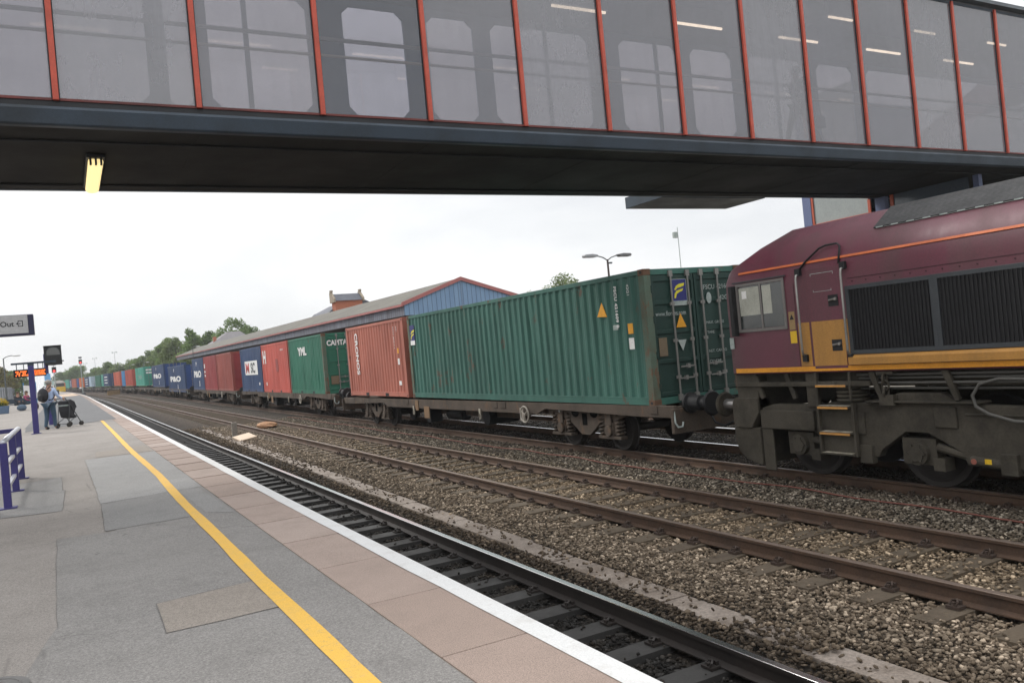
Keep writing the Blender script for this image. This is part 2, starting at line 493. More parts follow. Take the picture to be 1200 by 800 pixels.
    me.loops.add(len(F) * 3); me.loops.foreach_set('vertex_index', F.reshape(-1).astype(np.int32))
    me.polygons.add(len(F)); me.polygons.foreach_set('loop_start', (np.arange(len(F)) * 3).astype(np.int32))
    me.polygons.foreach_set('loop_total', np.full(len(F), 3, np.int32))
    me.update(); me.validate()
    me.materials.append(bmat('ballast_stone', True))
    o = bpy.data.objects.new('ballast', me); COL.objects.link(o)
    tag(o, 'loose grey and brown ballast stones lying between and around the rails', 'ballast', kind='stuff')
SL_SP = 0.66
SL_OFF = (0.20, 0.43, 0.1, 0.3)
def trough_x(y): return 4.80 + 0.012 * (np.asarray(y) - 5)
def trough_clear(y):
    y = np.asarray(y)
    # lids show in stretches, buried under ballast between
    f = np.where(np.abs(np.sin(y * 1.7)) > 0.93, 0.80, 0.94)
    f = np.where((y > 4.3) & (y < 5.2), 0.2, f)
    f = np.where((y > 19), 0.8, f)
    return f
stones([(2.2, 13.2, 1.5, 9, 1080, 0.030, 0.070), (2.2, 15.6, 9, 17, 680, 0.036, 0.072), (2.2, 15.6, 17, 40, 260, 0.05, 0.085)])

# ================================================================== TRACKS
rail_rust = mat('rail_rust', (0.088, 0.052, 0.033), 0.75, dirt=(0.035, 0.026, 0.022), dirt_amt=0.6, scale=2, fine=0.2, coord='World')
rail_dark = mat('rail_oily', (0.03, 0.024, 0.021), 0.55, dirt=(0.015, 0.013, 0.012), dirt_amt=0.6, scale=2, fine=0.2, coord='World')
_h = NT('rail_head_polished'); _h.b.inputs['Base Color'].default_value = (0.80, 0.80, 0.80, 1); _h.b.inputs['Metallic'].default_value = 1.0; _h.b.inputs['Roughness'].default_value = 0.2
head_shine = _h.m
head_dull = mat('rail_head_dull', (0.22, 0.17, 0.14), 0.45, 0.5, dirt=(0.12, 0.08, 0.06), coord='World')
sleep_dark = mat('sleeper_oily', (0.036, 0.034, 0.032), 0.75, dirt=(0.018, 0.017, 0.016), dirt_amt=0.6, scale=3, fine=0.2, bump=0.3, coord='World')
sleep_wood = mat('sleeper_timber', (0.105, 0.080, 0.054), 0.85, dirt=(0.05, 0.037, 0.027), dirt_amt=0.6, scale=2.5, fine=0.22, bump=0.4, coord='World')
chair_m = mat('chair_iron', (0.06, 0.04, 0.03), 0.8, fine=0.25)
RP = [(-0.07, -0.159), (0.07, -0.159), (0.07, -0.148), (0.012, -0.128), (0.010, -0.045), (0.036, -0.032), (0.036, -0.005), (0.028, -0.003), (-0.028, -0.003), (-0.036, -0.005), (-0.036, -0.032), (-0.010, -0.045), (-0.012, -0.128), (-0.07, -0.148)]
HP = [(-0.033, -0.003), (0.033, -0.003), (0.030, 0.0), (-0.030, 0.0)]
rys = list(np.arange(-22, 60, 4.0)) + list(np.arange(60, 420, 8.0))
def sweep(prof, x):
    m = MB(); n = len(prof)
    for y in rys:
        for p in prof: m.v.append((x + p[0] + xo(y), y, RT + p[1] + zg(y)))
    for i in range(len(rys) - 1):
        for k in range(n): m.f.append((i * n + k, i * n + (k + 1) % n, (i + 1) * n + (k + 1) % n, (i + 1) * n + k))
    return m
def sleeper_mesh(name, w_, hgt):
    m = MB().box(-1.3, 1.3, -0.125, 0.125, -hgt, 0)
    return m
def chair_mesh():
    m = MB()
    for s_ in (-1,):
        m.box(s_ * 0.072, s_ * 0.17, -0.06, 0.06, 0.0, 0.028)
        m.box(s_ * 0.074, s_ * 0.10, -0.035, 0.035, 0.02, 0.07)
        m.tube([(s_ * 0.16, -0.03, 0.03), (s_ * 0.155, -0.045, 0.07), (s_ * 0.12, -0.02, 0.085), (s_ * 0.115, 0.03, 0.07), (s_ * 0.14, 0.045, 0.035)], 0.010, 5)
        m.cyl((s_ * 0.145, 0.0, 0.028), (s_ * 0.145, 0.0, 0.062), 0.016, 6)
    return m
CHP = ((-0.7525, 0), (-0.7525, math.pi), (0.7525, 0), (0.7525, math.pi))
labels = ('dark oily railway track running beside the white platform edge', 'rusty empty railway track between the platform track and the freight train',
          'railway track carrying the container train', 'railway track behind the container train beside the island platform')
for k, x in enumerate(TX):
    tr = thing('railway_track', labels[k], 'railway track', (x, 0, RT))
    for s_ in (-0.7525, 0.7525):
        r_ = sweep(RP, x + s_).build('rail', rail_dark if k == 0 else rail_rust)
        r_.parent = tr; r_.location = (-x, 0, -RT)
        h_ = sweep(HP, x + s_).build('rail_head', head_dull if k == 1 or (k == 2 and s_ < 0) else head_shine)
        h_.parent = r_
    sm = sleep_dark if k == 0 else sleep_wood
    proto = sleeper_mesh('s', 1, 0.13).build('sleeper', sm, tr, bevel=0.0)
    ch = chair_mesh().build('rail_chair', rail_dark if k == 0 else chair_m, proto)
    nmax = (70, 90, 55, 0)[k]
    i0 = 2
    for i in range(i0, i0 + nmax):
        y = SL_OFF[k] + i * SL_SP
        if i == i0:
            o = proto
            for q_, (xq, rq) in enumerate(CHP):
                c2 = ch if q_ == 0 else ch.copy()
                if q_: COL.objects.link(c2); c2.parent = proto
                c2.location = (xq, 0, 0.004); c2.rotation_euler = (0, 0, rq); c2.scale = (1, 1, 0.7 if k == 0 else 0.95)
        else:
            o = proto.copy(); COL.objects.link(o); o.parent = tr
            if i < (30, 34, 26, 0)[k]:
                for xq, rq in CHP:
                    c2 = ch.copy(); COL.objects.link(c2); c2.parent = o; c2.location = (xq, 0, 0.004); c2.rotation_euler = (0, 0, rq)
        zt = -1.074 - RT
        o.location = (random.uniform(-0.02, 0.02), y, zt + zg(y) - random.uniform(0, 0.006))
        o.rotation_euler = (0, 0, random.uniform(-0.012, 0.012))
    if nmax == 0:
        bpy.data.objects.remove(ch); bpy.data.objects.remove(proto)
    m = MB()
    y = SL_OFF[k] + (i0 + nmax) * SL_SP
    while y < 230:
        zt = -1.078 - RT + zg(y)
        m.box(-1.3 + xo(y), 1.3 + xo(y), y - 0.125, y + 0.125, zt - 0.13, zt)
        y += SL_SP
    sl = m.build('distant_sleepers', sm, tr, fix=False); sl['kind'] = 'stuff'

# ---- concrete cable trough lids
lid_m = mat('trough_concrete', (0.25, 0.21, 0.178), 0.85, dirt=(0.13, 0.10, 0.075), dirt_amt=0.85, scale=2.5, fine=0.35, bump=0.5, coord='World')
m = MB()
m.box(-0.15, 0.15, -0.492, 0.492, -0.06, 0.0)
m.box(-0.13, -0.11, -0.492, 0.492, -0.10, -0.06); m.box(0.11, 0.13, -0.492, 0.492, -0.10, -0.06)
lid = m.build('trough_lid', lid_m, bevel=0.006)
tag(lid, 'weathered concrete cable trough lid bedded in the ballast beside the platform track', 'trough lid', 'concrete trough lids in a line between the tracks')
for i in range(36):
    y = 2.6 + i * 1.0
    o = lid if i == 0 else lid.copy()
    if i: COL.objects.link(o)
    o.location = (float(trough_x(y)) + random.uniform(-0.02, 0.02), y, -1.005 + zg(y) + random.uniform(-0.012, 0.008))
    o.rotation_euler = (random.uniform(-0.006, 0.006), random.uniform(-0.02, 0.02), -0.012 + random.uniform(-0.012, 0.012))

# ================================================================== PLATFORM
def tarmac(name, c1, c2, spots=True, extra=0.0):
    t = NT(name)
    v = t.coord('World')
    a = t.noise(v, 0.55, 6, 0.6, 0.4); b = t.noise(v, 3.2, 6, 0.65); f = t.noise(v, 130, 3, 0.8)
    c = t.mix(t.ramp(a, [(0.3, 0.0), (0.7, 1.0)]), c1, c2)
    c = t.mix(t.ramp(b, [(0.5, 0.0), (0.75, 0.38)]), c, tuple(x * 0.72 for x in c1))
    c = t.mix(1.0, c, t.ramp(f, [(0.33, 0.64), (0.5, 1.0), (0.68, 1.38)]), 'MULTIPLY')
    c = t.mix(1.0, c, t.ramp(t.noise(v, 55, 4, 0.7), [(0.35, 0.82), (0.65, 1.18)]), 'MULTIPLY')
    # trodden stains, fine cracks and pale dust
    st = t.noise(v, 1.3, 8, 0.7, 1.2)
    c = t.mix(t.ramp(st, [(0.55, 0.0), (0.62, 0.16), (0.75, 0.28)]), c, tuple(x * 0.55 for x in c1))
    dn = t.noise(v, 2.1, 7, 0.72, 0.8)
    c = t.mix(t.ramp(dn, [(0.58, 0.0), (0.75, 0.35)]), c, tuple(min(0.5, x * 1.35) for x in c2))
    ck = t.new('ShaderNodeTexVoronoi', feature='DISTANCE_TO_EDGE'); ck.inputs['Scale'].default_value = 0.8
    t.link(t.mix(0.35, v, t.new('ShaderNodeTexNoise').outputs['Color']), ck.inputs['Vector'])
    cf_ = t.ramp(ck.outputs['Distance'], [(0.0, 0.45), (0.006, 0.0)])
    gate = t.ramp(t.noise(v, 0.7, 3), [(0.52, 0.0), (0.62, 1.0)])
    cm_ = t.mix(1.0, cf_, gate, 'MULTIPLY')
    c = t.mix(cm_, c, (0.07, 0.065, 0.06))
    if spots:
        vo = t.new('ShaderNodeTexVoronoi', feature='F1'); vo.inputs['Scale'].default_value = 4.5
        t.link(t.mix(0.25, v, t.noise(v, 6, 3)), vo.inputs['Vector'])
        sp = t.new('ShaderNodeSeparateColor'); t.link(vo.outputs['Color'], sp.inputs[0])
        on = t.ramp(sp.outputs[0], [(0.78, 0.0), (0.80, 1.0)])
        d = t.ramp(vo.outputs['Distance'], [(0.05, 1.0), (0.10, 0.0)])
        mm = t.new('ShaderNodeMath', operation='MULTIPLY'); t.link(on, mm.inputs[0]); t.link(d, mm.inputs[1])
        m2 = t.new('ShaderNodeMath', operation='MULTIPLY'); m2.inputs[1].default_value = 0.55; t.link(mm.outputs[0], m2.inputs[0])
        c = t.mix(m2.outputs[0], c, (0.05, 0.047, 0.044))
    t.link(c, t.b.inputs['Base Color']); t.b.inputs['Roughness'].default_value = 0.88
    t.b.inputs['Specular IOR Level'].default_value = 0.3
    t.bump(f, 0.35, 0.004)
    return t.m
tar_base = tarmac('platform_tarmac', (0.212, 0.192, 0.174), (0.262, 0.240, 0.220))
tar_grey = tarmac('platform_tarmac_bluegrey', (0.192, 0.182, 0.172), (0.235, 0.224, 0.212))
tar_dark = tarmac('platform_tarmac_dark', (0.105, 0.105, 0.107), (0.13, 0.13, 0.132), False)
tar_brown = tarmac('platform_patch_brown', (0.225, 0.197, 0.17), (0.26, 0.23, 0.2), False)
tar_light = tarmac('platform_patch_light', (0.235, 0.230, 0.224), (0.265, 0.260, 0.253), False)
slab_m = None
def slabmat():
    t = NT('coping_slab')
    v = t.coord('World')
    gi = t.new('ShaderNodeNewGeometry')
    c = t.ramp(gi.outputs['Random Per Island'], [(0.0, (0.265, 0.200, 0.165)), (0.5, (0.295, 0.226, 0.19)), (1.0, (0.33, 0.262, 0.226))])
    b = t.noise(v, 2.6, 6, 0.65); f = t.noise(v, 150, 3, 0.8)
    c = t.mix(t.ramp(b, [(0.45, 0.0), (0.75, 0.45)]), c, (0.20, 0.155, 0.13))
    c = t.mix(1.0, c, t.ramp(f, [(0.33, 0.62), (0.5, 1.0), (0.67, 1.4)]), 'MULTIPLY')
    c = t.mix(t.ramp(t.noise(v, 1.1, 8, 0.7, 1.0), [(0.55, 0.0), (0.7, 0.35)]), c, (0.16, 0.13, 0.11))
    t.link(c, t.b.inputs['Base Color']); t.b.inputs['Roughness'].default_value = 0.85
    t.bump(f, 0.3, 0.003)
    return t.m
slab_m = slabmat()
pys = [-20, -10, 0, 4, 6, 8, 10, 12, 14, 16, 20, 25, 30, 36, 42, 50, 60, 70, 80, 90, 100, 110, 120, 130, 140, 150, 170, 190, 210, 230, 250, 280, 310, 340]
def strip(x0, x1, y0, y1, z, z2=None):
    """sheet (or slab when z2 given) lying along the platform"""
    yy = [y0] + [y for y in pys if y0 < y < y1] + [y1]
    m = MB()
    for y in yy:
        zz = zg(y)
        q = [(x0 + xo(y), y, z + zz), (x1 + xo(y), y, z + zz)]
        if z2 is not None: q += [(x1 + xo(y), y, z2 + zz), (x0 + xo(y), y, z2 + zz)]
        m.v += q
    k = 2 if z2 is None else 4
    for i in range(len(yy) - 1):
        for j in range(1 if k == 2 else 4):
            m.f.append((i * k + j, i * k + (j + 1) % k, (i + 1) * k + (j + 1) % k, (i + 1) * k + j))
    if k == 4: m.f += [(3, 2, 1, 0), tuple((len(yy) - 1) * 4 + j for j in range(4))]
    return m
def struct(o): o['kind'] = 'structure'; return o
struct(strip(-14, 1.47, -20, 340, 0.0, -1.38).build('platform', tar_base))
wall_m = mat('platform_wall_brick', (0.05, 0.04, 0.035), 0.9, dirt=(0.02, 0.018, 0.016), scale=2, coord='World', fine=0.3)
struct(strip(1.472, 1.98, -20, 340, -0.085, -1.38).build('platform_wall', wall_m))
m = MB(); y = -4.0
while y < 150:
    L_ = 1.1 if y < 60 else 3.3
    for (a_, b_) in ((1.478, 2.08),):
        z_ = zg(y + L_ / 2) + random.uniform(-0.0015, 0.0015)
        m.box(a_ + xo(y), b_ + xo(y), y + 0.004, y + L_ - 0.004, -0.08 + z_, z_)
    y += L_
struct(m.build('platform_coping', slab_m, fix=False, bevel=0.004))
struct(strip(1.478, 2.08, 150, 340, 0, -0.08).build('platform_coping', slab_m))
pw = NT('platform_white_line'); v = pw.coord('World')
c = pw.mix(pw.ramp(pw.noise(v, 5, 8, 0.7), [(0.52, 0.0), (0.75, 0.5)]), (0.60, 0.60, 0.59), (0.40, 0.37, 0.34))
c = pw.mix(pw.ramp(pw.noise(v, 14, 9, 0.8, 0.6), [(0.60, 0.0), (0.68, 0.6)]), c, (0.36, 0.31, 0.27))
c = pw.mix(1.0, c, pw.ramp(pw.noise(v, 120, 3), [(0.3, 0.88), (0.7, 1.08)]), 'MULTIPLY')
pw.link(c, pw.b.inputs['Base Color']); pw.b.inputs['Roughness'].default_value = 0.7
m = MB(); yy = sorted(set([-4.0] + list(np.arange(-4, 60, 0.55)) + [y for y in pys if y > 60] + [340]))
for y in yy:
    z_ = zg(y) + 0.005
    m.v += [(1.945 + xo(y) + random.uniform(-0.006, 0.006), y, z_), (2.072 + xo(y), y, z_), (2.079 + xo(y), y, z_ - 0.004), (2.083 + xo(y), y, z_ - 0.075)]
for i in range(len(yy) - 1):
    for j in range(3): m.f.append((4 * i + j, 4 * i + j + 1, 4 * i + j + 5, 4 * i + j + 4))
struct(m.build('platform_edge_marking', pw.m))
py_ = NT('platform_yellow_line'); v = py_.coord('World')
c = py_.mix(py_.ramp(py_.noise(v, 3.5, 8, 0.7), [(0.45, 0.0), (0.8, 0.55)]), (0.68, 0.40, 0.06), (0.52, 0.35, 0.12))
c = py_.mix(py_.ramp(py_.noise(v, 26, 6, 0.75), [(0.56, 0.0), (0.70, 0.6)]), c, (0.31, 0.24, 0.15))
c = py_.mix(py_.ramp(py_.noise(v, 9, 9, 0.8, 0.6), [(0.57, 0.0), (0.66, 0.55)]), c, (0.42, 0.33, 0.2))
c = py_.mix(1.0, c, py_.ramp(py_.noise(v, 140, 3), [(0.3, 0.85), (0.7, 1.12)]), 'MULTIPLY')
py_.link(c, py_.b.inputs['Base Color']); py_.b.inputs['Roughness'].default_value = 0.75
m = MB()
ctr = [(1.085, -2), (1.08, 3.6), (1.086, 4.7), (1.072, 6.0), (1.094, 7.7), (1.092, 9.0), (1.088, 10.2), (1.112, 11.6), (1.15, 13.5), (1.128, 15.5), (1.09, 18), (1.086, 20.5), (1.105, 25), (1.115, 30), (1.115, 35.4)]
yy = np.arange(-2, 35.41, 0.35)
xc = 1.09 + 0.6 * (np.interp(yy, [p[1] for p in ctr], [p[0] for p in ctr]) - 1.09)
for x, y in zip(xc, yy):
    h = 0.053 + random.uniform(-0.003, 0.003)
    m.v += [(x - h, y, 0.009 + zg(y)), (x + h, y, 0.009 + zg(y))]
for i in range(len(yy) - 1): m.f.append((2 * i, 2 * i + 1, 2 * i + 3, 2 * i + 2))
struct(m.build('platform_yellow_line', py_.m))
seam_m = mat('tar_seam', (0.14, 0.131, 0.123), 0.9, fine=0.3, coord='World')
def patch(pts, m_, z=0.004, jag=0.007, seam=True, name='platform_patch'):
    out_ = []
    for i, p in enumerate(pts):
        q = pts[(i + 1) % len(pts)]
        d = math.dist(p, q); n = max(1, int(d / 0.25))
        for k in range(n):
            t = k / n
            out_.append((p[0] + (q[0] - p[0]) * t + random.uniform(-jag, jag), p[1] + (q[1] - p[1]) * t + random.uniform(-jag, jag)))
    mb_ = MB(); mb_.v = [(x, y, z + zg(y)) for x, y in out_]; mb_.f = [tuple(range(len(out_)))]
    struct(mb_.build(name, m_))
    if seam:
        s_ = MB(); cx = sum(p[0] for p in out_) / len(out_); cy = sum(p[1] for p in out_) / len(out_)
        n = len(out_)
        for x, y in out_:
            wd = random.uniform(0.0015, 0.005)
            l_ = math.hypot(x - cx, y - cy)
            ux, uy = (x - cx) / l_, (y - cy) / l_
            s_.v += [(x - ux * wd, y - uy * wd, z + 0.0025 + zg(y)), (x + ux * wd, y + uy * wd, z + 0.0025 + zg(y))]
        for i in range(n):
            j = (i + 1) % n
            s_.f.append((2 * i, 2 * i + 1, 2 * j + 1, 2 * j))
        struct(s_.build('platform_seam', seam_m))
def cord(name, c1, c2):
    m_ = tarmac(name, c1, c2, False)
    t = m_.node_tree; nn = t.nodes
    wv = nn.new('ShaderNodeTexWave'); wv.bands_direction = 'Y'; wv.inputs['Scale'].default_value = 5.2
    g_ = nn.new('ShaderNodeNewGeometry'); t.links.new(g_.outputs['Position'], wv.inputs['Vector'])
    bp = nn.new('ShaderNodeBump'); bp.inputs['Strength'].default_value = 0.9; bp.inputs['Distance'].default_value = 0.012
    t.links.new(wv.outputs['Fac'], bp.inputs['Height'])
    t.links.new(bp.outputs['Normal'], nn['Principled BSDF'].inputs['Normal'])
    return m_
cord_m = cord('corduroy_paving', (0.225, 0.218, 0.21), (0.262, 0.255, 0.247))
cord2_m = cord('corduroy_paving_worn', (0.205, 0.2, 0.193), (0.245, 0.238, 0.23))
# long blue-grey strip relaid beside the coping
patch([(0.25, 3.0), (1.465, 3.0), (1.465, 17.9), (1.23, 17.95), (1.1, 11.5), (0.3, 9.1), (-0.19, 9.2), (-0.16, 5.85), (-0.3, 4.95)], tar_grey, 0.003)
patch([(0.22, 18.05), (1.46, 18.0), (1.46, 11.5), (0.26, 11.3)], tar_light, 0.0055, name='platform_patch')
patch([(0.268, 11.27), (1.06, 11.45), (1.11, 9.2), (0.23, 9.18)], cord2_m, 0.0055, name='platform_patch')
patch([(1.16, 11.5), (1.40, 11.45), (1.45, 9.0), (1.2, 9.3)], cord_m, 0.0055, name='platform_patch', seam=False)
patch([(0.40, 5.88), (1.03, 5.95), (1.03, 5.16), (0.388, 5.15)], tar_brown, 0.0062, 0.008)
patch([(-1.3, 15.0), (-0.17, 15.32), (-0.15, 13.4), (-0.12, 13.3), (-0.151, 11.2), (-1.3, 11.5)], cord_m, 0.004)
patch([(0.45, 19.7), (1.45, 20.0), (1.44, 18.2), (0.40, 18.3)], tar_brown, 0.004, seam=False)
m = strip(-1.45, 1.62, 35.4, 118, 0.006)
struct(m.build('platform_dark_surface', tar_dark))
patch([(-1.40, 35.38), (1.02, 35.38), (1.02, 35.1), (-1.34, 32.7)], tar_dark, 0.006, 0.0, False, 'platform_dark_surface')
m = strip(-1.2, 1.5, 119, 150, 0.006); struct(m.build('platform_pink_surface', tarmac('platform_far_paving', (0.42, 0.31, 0.22), (0.5, 0.38, 0.28), False)))
m = MB(); 
for i in range(16):
    y = 36 + i * 4.4 + random.uniform(-0.6, 0.6)
    m.v += []
    m.box(1.50, 1.93, y, y + 1.1, zg(y) - 0.02, zg(y) + 0.004)
struct(m.build('platform_coping_light_slab', tar_light, fix=False))
# a manhole cover low on the left
mh = MB().lathe([(0.0, 0.004), (0.20, 0.004), (0.20, 0.007), (0.0, 0.007)], (-0.47, 4.86, 0), 'z', 28)
for r_ in (0.06, 0.11, 0.16): mh.tube([(-0.47 + r_ * math.cos(a), 4.86 + r_ * math.sin(a), 0.007) for a in np.linspace(0, 6.283, 25)[:-1]], 0.006, 5, True)
tag(mh.build('drain_cover', mat('cover_iron', (0.15, 0.145, 0.14), 0.7)), 'round ribbed iron drain cover set in the grey platform', 'drain cover')
# island platform behind the train
struct(strip(15.9, 27, 30, 175, 0.0, -1.38).build('island_platform', tar_base))
struct(strip(15.75, 16.4, 30, 175, 0.012, -0.1).build('island_platform_edge', slab_m))

# rusty signalling cable lying along the cess
m = MB().tube([(9.18 + 0.05 * math.sin(y * 0.9) + 0.03 * math.sin(y * 2.3), y, bed(9.2) + zg(y) + 0.045 + 0.008 * math.sin(y * 3.1)) for y in np.arange(2, 40, 0.4)], 0.012, 5)
tag(m.build('signal_cable', mat('cable_rust', (0.17, 0.06, 0.045), 0.8), smooth=True), 'thin rust red cable lying along the ballast beside the freight track', 'cable')
# ================================================================== LOCOMOTIVE
loco = thing('freight_locomotive', 'maroon and gold diesel freight locomotive with black side grilles, coupled to the container train', 'locomotive', (10.845, 10.1, -0.915))
def sect(y):
    if y == 0: h = [(1.27, 1.60), (1.27, 2.0), (1.27, 2.85), (1.25, 3.08), (1.17, 3.22), (0.85, 3.32), (0, 3.38)]
    elif y == -0.12: h = [(1.318, 1.60), (1.318, 2.0), (1.318, 2.88), (1.30, 3.12), (1.19, 3.31), (0.85, 3.43), (0, 3.49)]
    elif y == -0.4: h = [(1.325, 1.60), (1.325, 2.0), (1.325, 2.92), (1.305, 3.15), (1.17, 3.42), (0.80, 3.60), (0, 3.66)]
    else: h = [(1.325, 1.60), (1.325, 2.0), (1.325, 2.95), (1.30, 3.17), (1.12, 3.50), (0.70, 3.80), (0, 3.88)]
    return [(-x, y, z) for x, z in h] + [(x, y, z) for x, z in h[::-1][1:]]
b = MB(); ysn = [0, -0.12, -0.4, -1.0, -2.4, -10, -20.4, -20.95, -21.23, -21.35]
for y in ysn:
    s_ = sect(y if y > -20.5 else round(-21.35 - y, 2))
    b.v += [(p[0], y, p[2]) for p in s_]
n = 13
for i in range(len(ysn) - 1):
    for k in range(n - 1): b.f.append((i * n + k, i * n + k + 1, (i + 1) * n + k + 1, (i + 1) * n + k))
    b.f.append((i * n + n - 1, i * n, (i + 1) * n, (i + 1) * n + n - 1))
b.f += [tuple(range(n)), tuple(range((len(ysn) - 1) * n, len(ysn) * n))[::-1]]
body = b.build('body', maroon_m, loco, smooth='auto', bevel=0.02)
# cantrail stripe, gold band, amber stripe: paint sheets 3 mm proud of the steel
XS = -1.325
def sheet(m_, y0, y1, z0, z1, x=XS, t=0.004, name='stripe', side=-1):
    return MB().box(x, x - t, y0, y1, z0, z1).build(name, m_, loco)
mm = MB()
for s_ in (1, -1):
    mm.prism([(s_ * 1.306, 3.190), (s_ * 1.288, 3.222), (s_ * 1.280, 3.218), (s_ * 1.298, 3.186)], 'y', -0.35, -20.9)
mm.build('cantrail_stripe', orange_m, loco)
mm = MB()
for s_ in (1, -1):
    mm.box(s_ * 1.3255, s_ * 1.332, -0.14, -21.2, 1.625, 1.695)
mm.build('waist_stripe', amber_m, loco)
mm = MB()
for s_ in (1, -1):
    mm.box(s_ * 1.3257, s_ * 1.331, -1.49, -1.70, 1.70, 2.34)
    mm.box(s_ * 1.3257, s_ * 1.331, -2.33, -2.375, 1.70, 2.34)
    mm.prism([(s_ * 1.326, 1.70), (s_ * 1.385, 1.705), (s_ * 1.385, 1.80), (s_ * 1.34, 1.84), (s_ * 1.326, 1.84)], 'y', -2.36, -19.2)
mm.build('gold_band', gold_m, loco, bevel=0.004)
# cab side window, quarter light, mirror
for s_ in (-1, 1):
    wf = MB()
    xo_ = s_ * 1.327; xi = s_ * 1.345
    for (y0, y1, z0, z1) in ((-0.30, -1.30, 2.27, 2.315), (-0.30, -1.30, 3.0, 3.04), (-0.30, -0.345, 2.315, 3.0), (-1.255, -1.30, 2.315, 3.0), (-0.80, -0.835, 2.315, 3.0)):
        wf.box(xo_, xi, y0, y1, z0, z1)
    wfo = wf.build('cab_window', mat('window_rubber_alloy', (0.17, 0.155, 0.145), 0.5), loco)
    MB().box(s_ * 1.326, s_ * 1.334, -0.35, -1.25, 2.32, 2.995).build('pane', cabglass_m, wfo)
    bl = MB()
    bl.box(s_ * 1.335, s_ * 1.3365, -0.36, -0.785, 2.53, 2.97); bl.box(s_ * 1.335, s_ * 1.3365, -0.85, -1.03, 2.53, 2.97)
    bl.build('window_blind', mat('cab_blind', (0.42, 0.42, 0.36), 0.8, dirt=(0.12, 0.12, 0.1), scale=3), wfo)
    MB().box(s_ * 1.336, s_ * 1.338, -0.42, -0.52, 2.80, 2.92).build('notice', white_m, wfo)
    MB().box(s_ * 1.326, s_ * 1.352, -0.24, -1.34, 3.055, 3.075).build('rain_strip', frame_m, wfo)
    MB().prism([(-0.115, 2.34), (-0.20, 2.34), (-0.20, 2.98), (-0.13, 2.98)], 'x', s_ * 1.322, s_ * 1.331).build('quarter_window', cabglass_m, loco)
    MB().box(s_ * 1.34, s_ * 1.44, -0.225, -0.30, 2.22, 3.02).build('mirror', black_m, loco, bevel=0.01)
    # door with recessed handles, kick marks
    d = MB().box(s_ * 1.3255, s_ * 1.333, -1.74, -2.31, 1.66, 3.10)
    dr = d.build('cab_door', maroon_m, loco, bevel=0.006)
    MB().box(s_ * 1.3335, s_ * 1.336, -1.745, -2.305, 1.70, 2.34).build('gold_panel', gold_m, dr)
    for z_ in (2.62, 1.99):
        MB().box(s_ * 1.3365, s_ * 1.340, -2.08, -2.25, z_ - 0.085, z_ + 0.075).build('handle_recess', black_m, dr)
        hd = MB().cyl((s_ * 1.35, -2.10, z_), (s_ * 1.35, -2.24, z_ + 0.015), 0.016, 8)
        hd.cyl((s_ * 1.342, -2.22, z_ + 0.012), (s_ * 1.372, -2.22, z_ + 0.012), 0.022, 8)
        hd.build('handle', steel_m, dr)
    dm = MB()
    dm.box(s_ * 1.3335, s_ * 1.3345, -1.80, -2.2, 3.02, 3.028); dm.box(s_ * 1.3335, s_ * 1.3345, -1.83, -2.15, 2.76, 2.766)
    for y_ in (-1.80, -2.192): dm.box(s_ * 1.3335, s_ * 1.3345, y_, y_ - 0.008, 2.99, 3.02)
    for y_ in (-1.83, -2.142): dm.box(s_ * 1.3335, s_ * 1.3345, y_, y_ - 0.008, 2.766, 2.79)
    dm.build('chalk_marks', fade_m, dr)
    # gutter over the door
    MB().tube([(s_ * 1.335, -1.62, 3.12), (s_ * 1.31, -1.72, 3.22), (s_ * 1.24, -1.92, 3.38), (s_ * 1.215, -2.02, 3.41), (s_ * 1.215, -2.22, 3.41), (s_ * 1.25, -2.29, 3.36), (s_ * 1.335, -2.31, 3.12)], 0.015, 6).build('door_gutter', black_m, loco, smooth=True)
    for y_, zt, zb in ((-1.60, 3.05, 1.86), (-2.39, 3.05, 1.84)):
        hr = MB().tube([(s_ * 1.33, y_, zt), (s_ * 1.40, y_, zt - 0.02), (s_ * 1.41, y_, zt - 0.08), (s_ * 1.41, y_, zb + 0.08), (s_ * 1.40, y_, zb + 0.02), (s_ * 1.33, y_, zb)], 0.017, 8)
        h_ = hr.build('handrail', steel_m, loco, smooth=True)
        MB().box(s_ * 1.327, s_ * 1.375, y_ - 0.045, y_ + 0.045, zt - 0.02, zt + 0.08).build('bracket', black_m, h_)
        MB().box(s_ * 1.327, s_ * 1.375, y_ - 0.04, y_ + 0.04, zb - 0.09, zb + 0.01).build('bracket', black_m, h_)
    # grilles with vertical slats
    for (y0, y1) in ((-2.44, -3.64), (-3.75, -5.40), (-5.51, -7.1), (-12.0, -13.5), (-13.61, -15.2)):
        fr_ = MB(); x0, x1 = s_ * 1.3258, s_ * 1.352
        fr_.box(x0, x1, y0 + 0.055, y1 - 0.055, 1.845, 1.90); fr_.box(x0, x1, y0 + 0.055, y1 - 0.055, 2.735, 2.79)
        fr_.box(x0, x1, y0 + 0.055, y0, 1.90, 2.735); fr_.box(x0, x1, y1, y1 - 0.055, 1.90, 2.735)
        fo = fr_.build('side_grille', frame_m, loco, bevel=0.004)
        MB().box(s_ * 1.326, s_ * 1.329, y0, y1, 1.90, 2.735).build('grille_backing', black_m, fo)
        sl_ = MB(); y = y0 - 0.025
        while y > y1 + 0.02:
            sl_.prism([(s_ * 1.330, y + 0.010), (s_ * 1.346, y + 0.002), (s_ * 1.346, y - 0.006), (s_ * 1.330, y - 0.002)], 'z', 1.90, 2.735); y -= 0.052
        sl_.build('grille_slats', grille_m, fo, fix=False)
    # warning labels
    MB().box(s_ * 1.3258, s_ * 1.329, -1.33, -1.44, 2.25, 2.52).build('warning_label', mat('label_tan', (0.33, 0.22, 0.10), 0.6), loco)
    MB().box(s_ * 1.3258, s_ * 1.329, -1.33, -1.45, 2.05, 2.23).build('warning_label', yellow_m, loco)
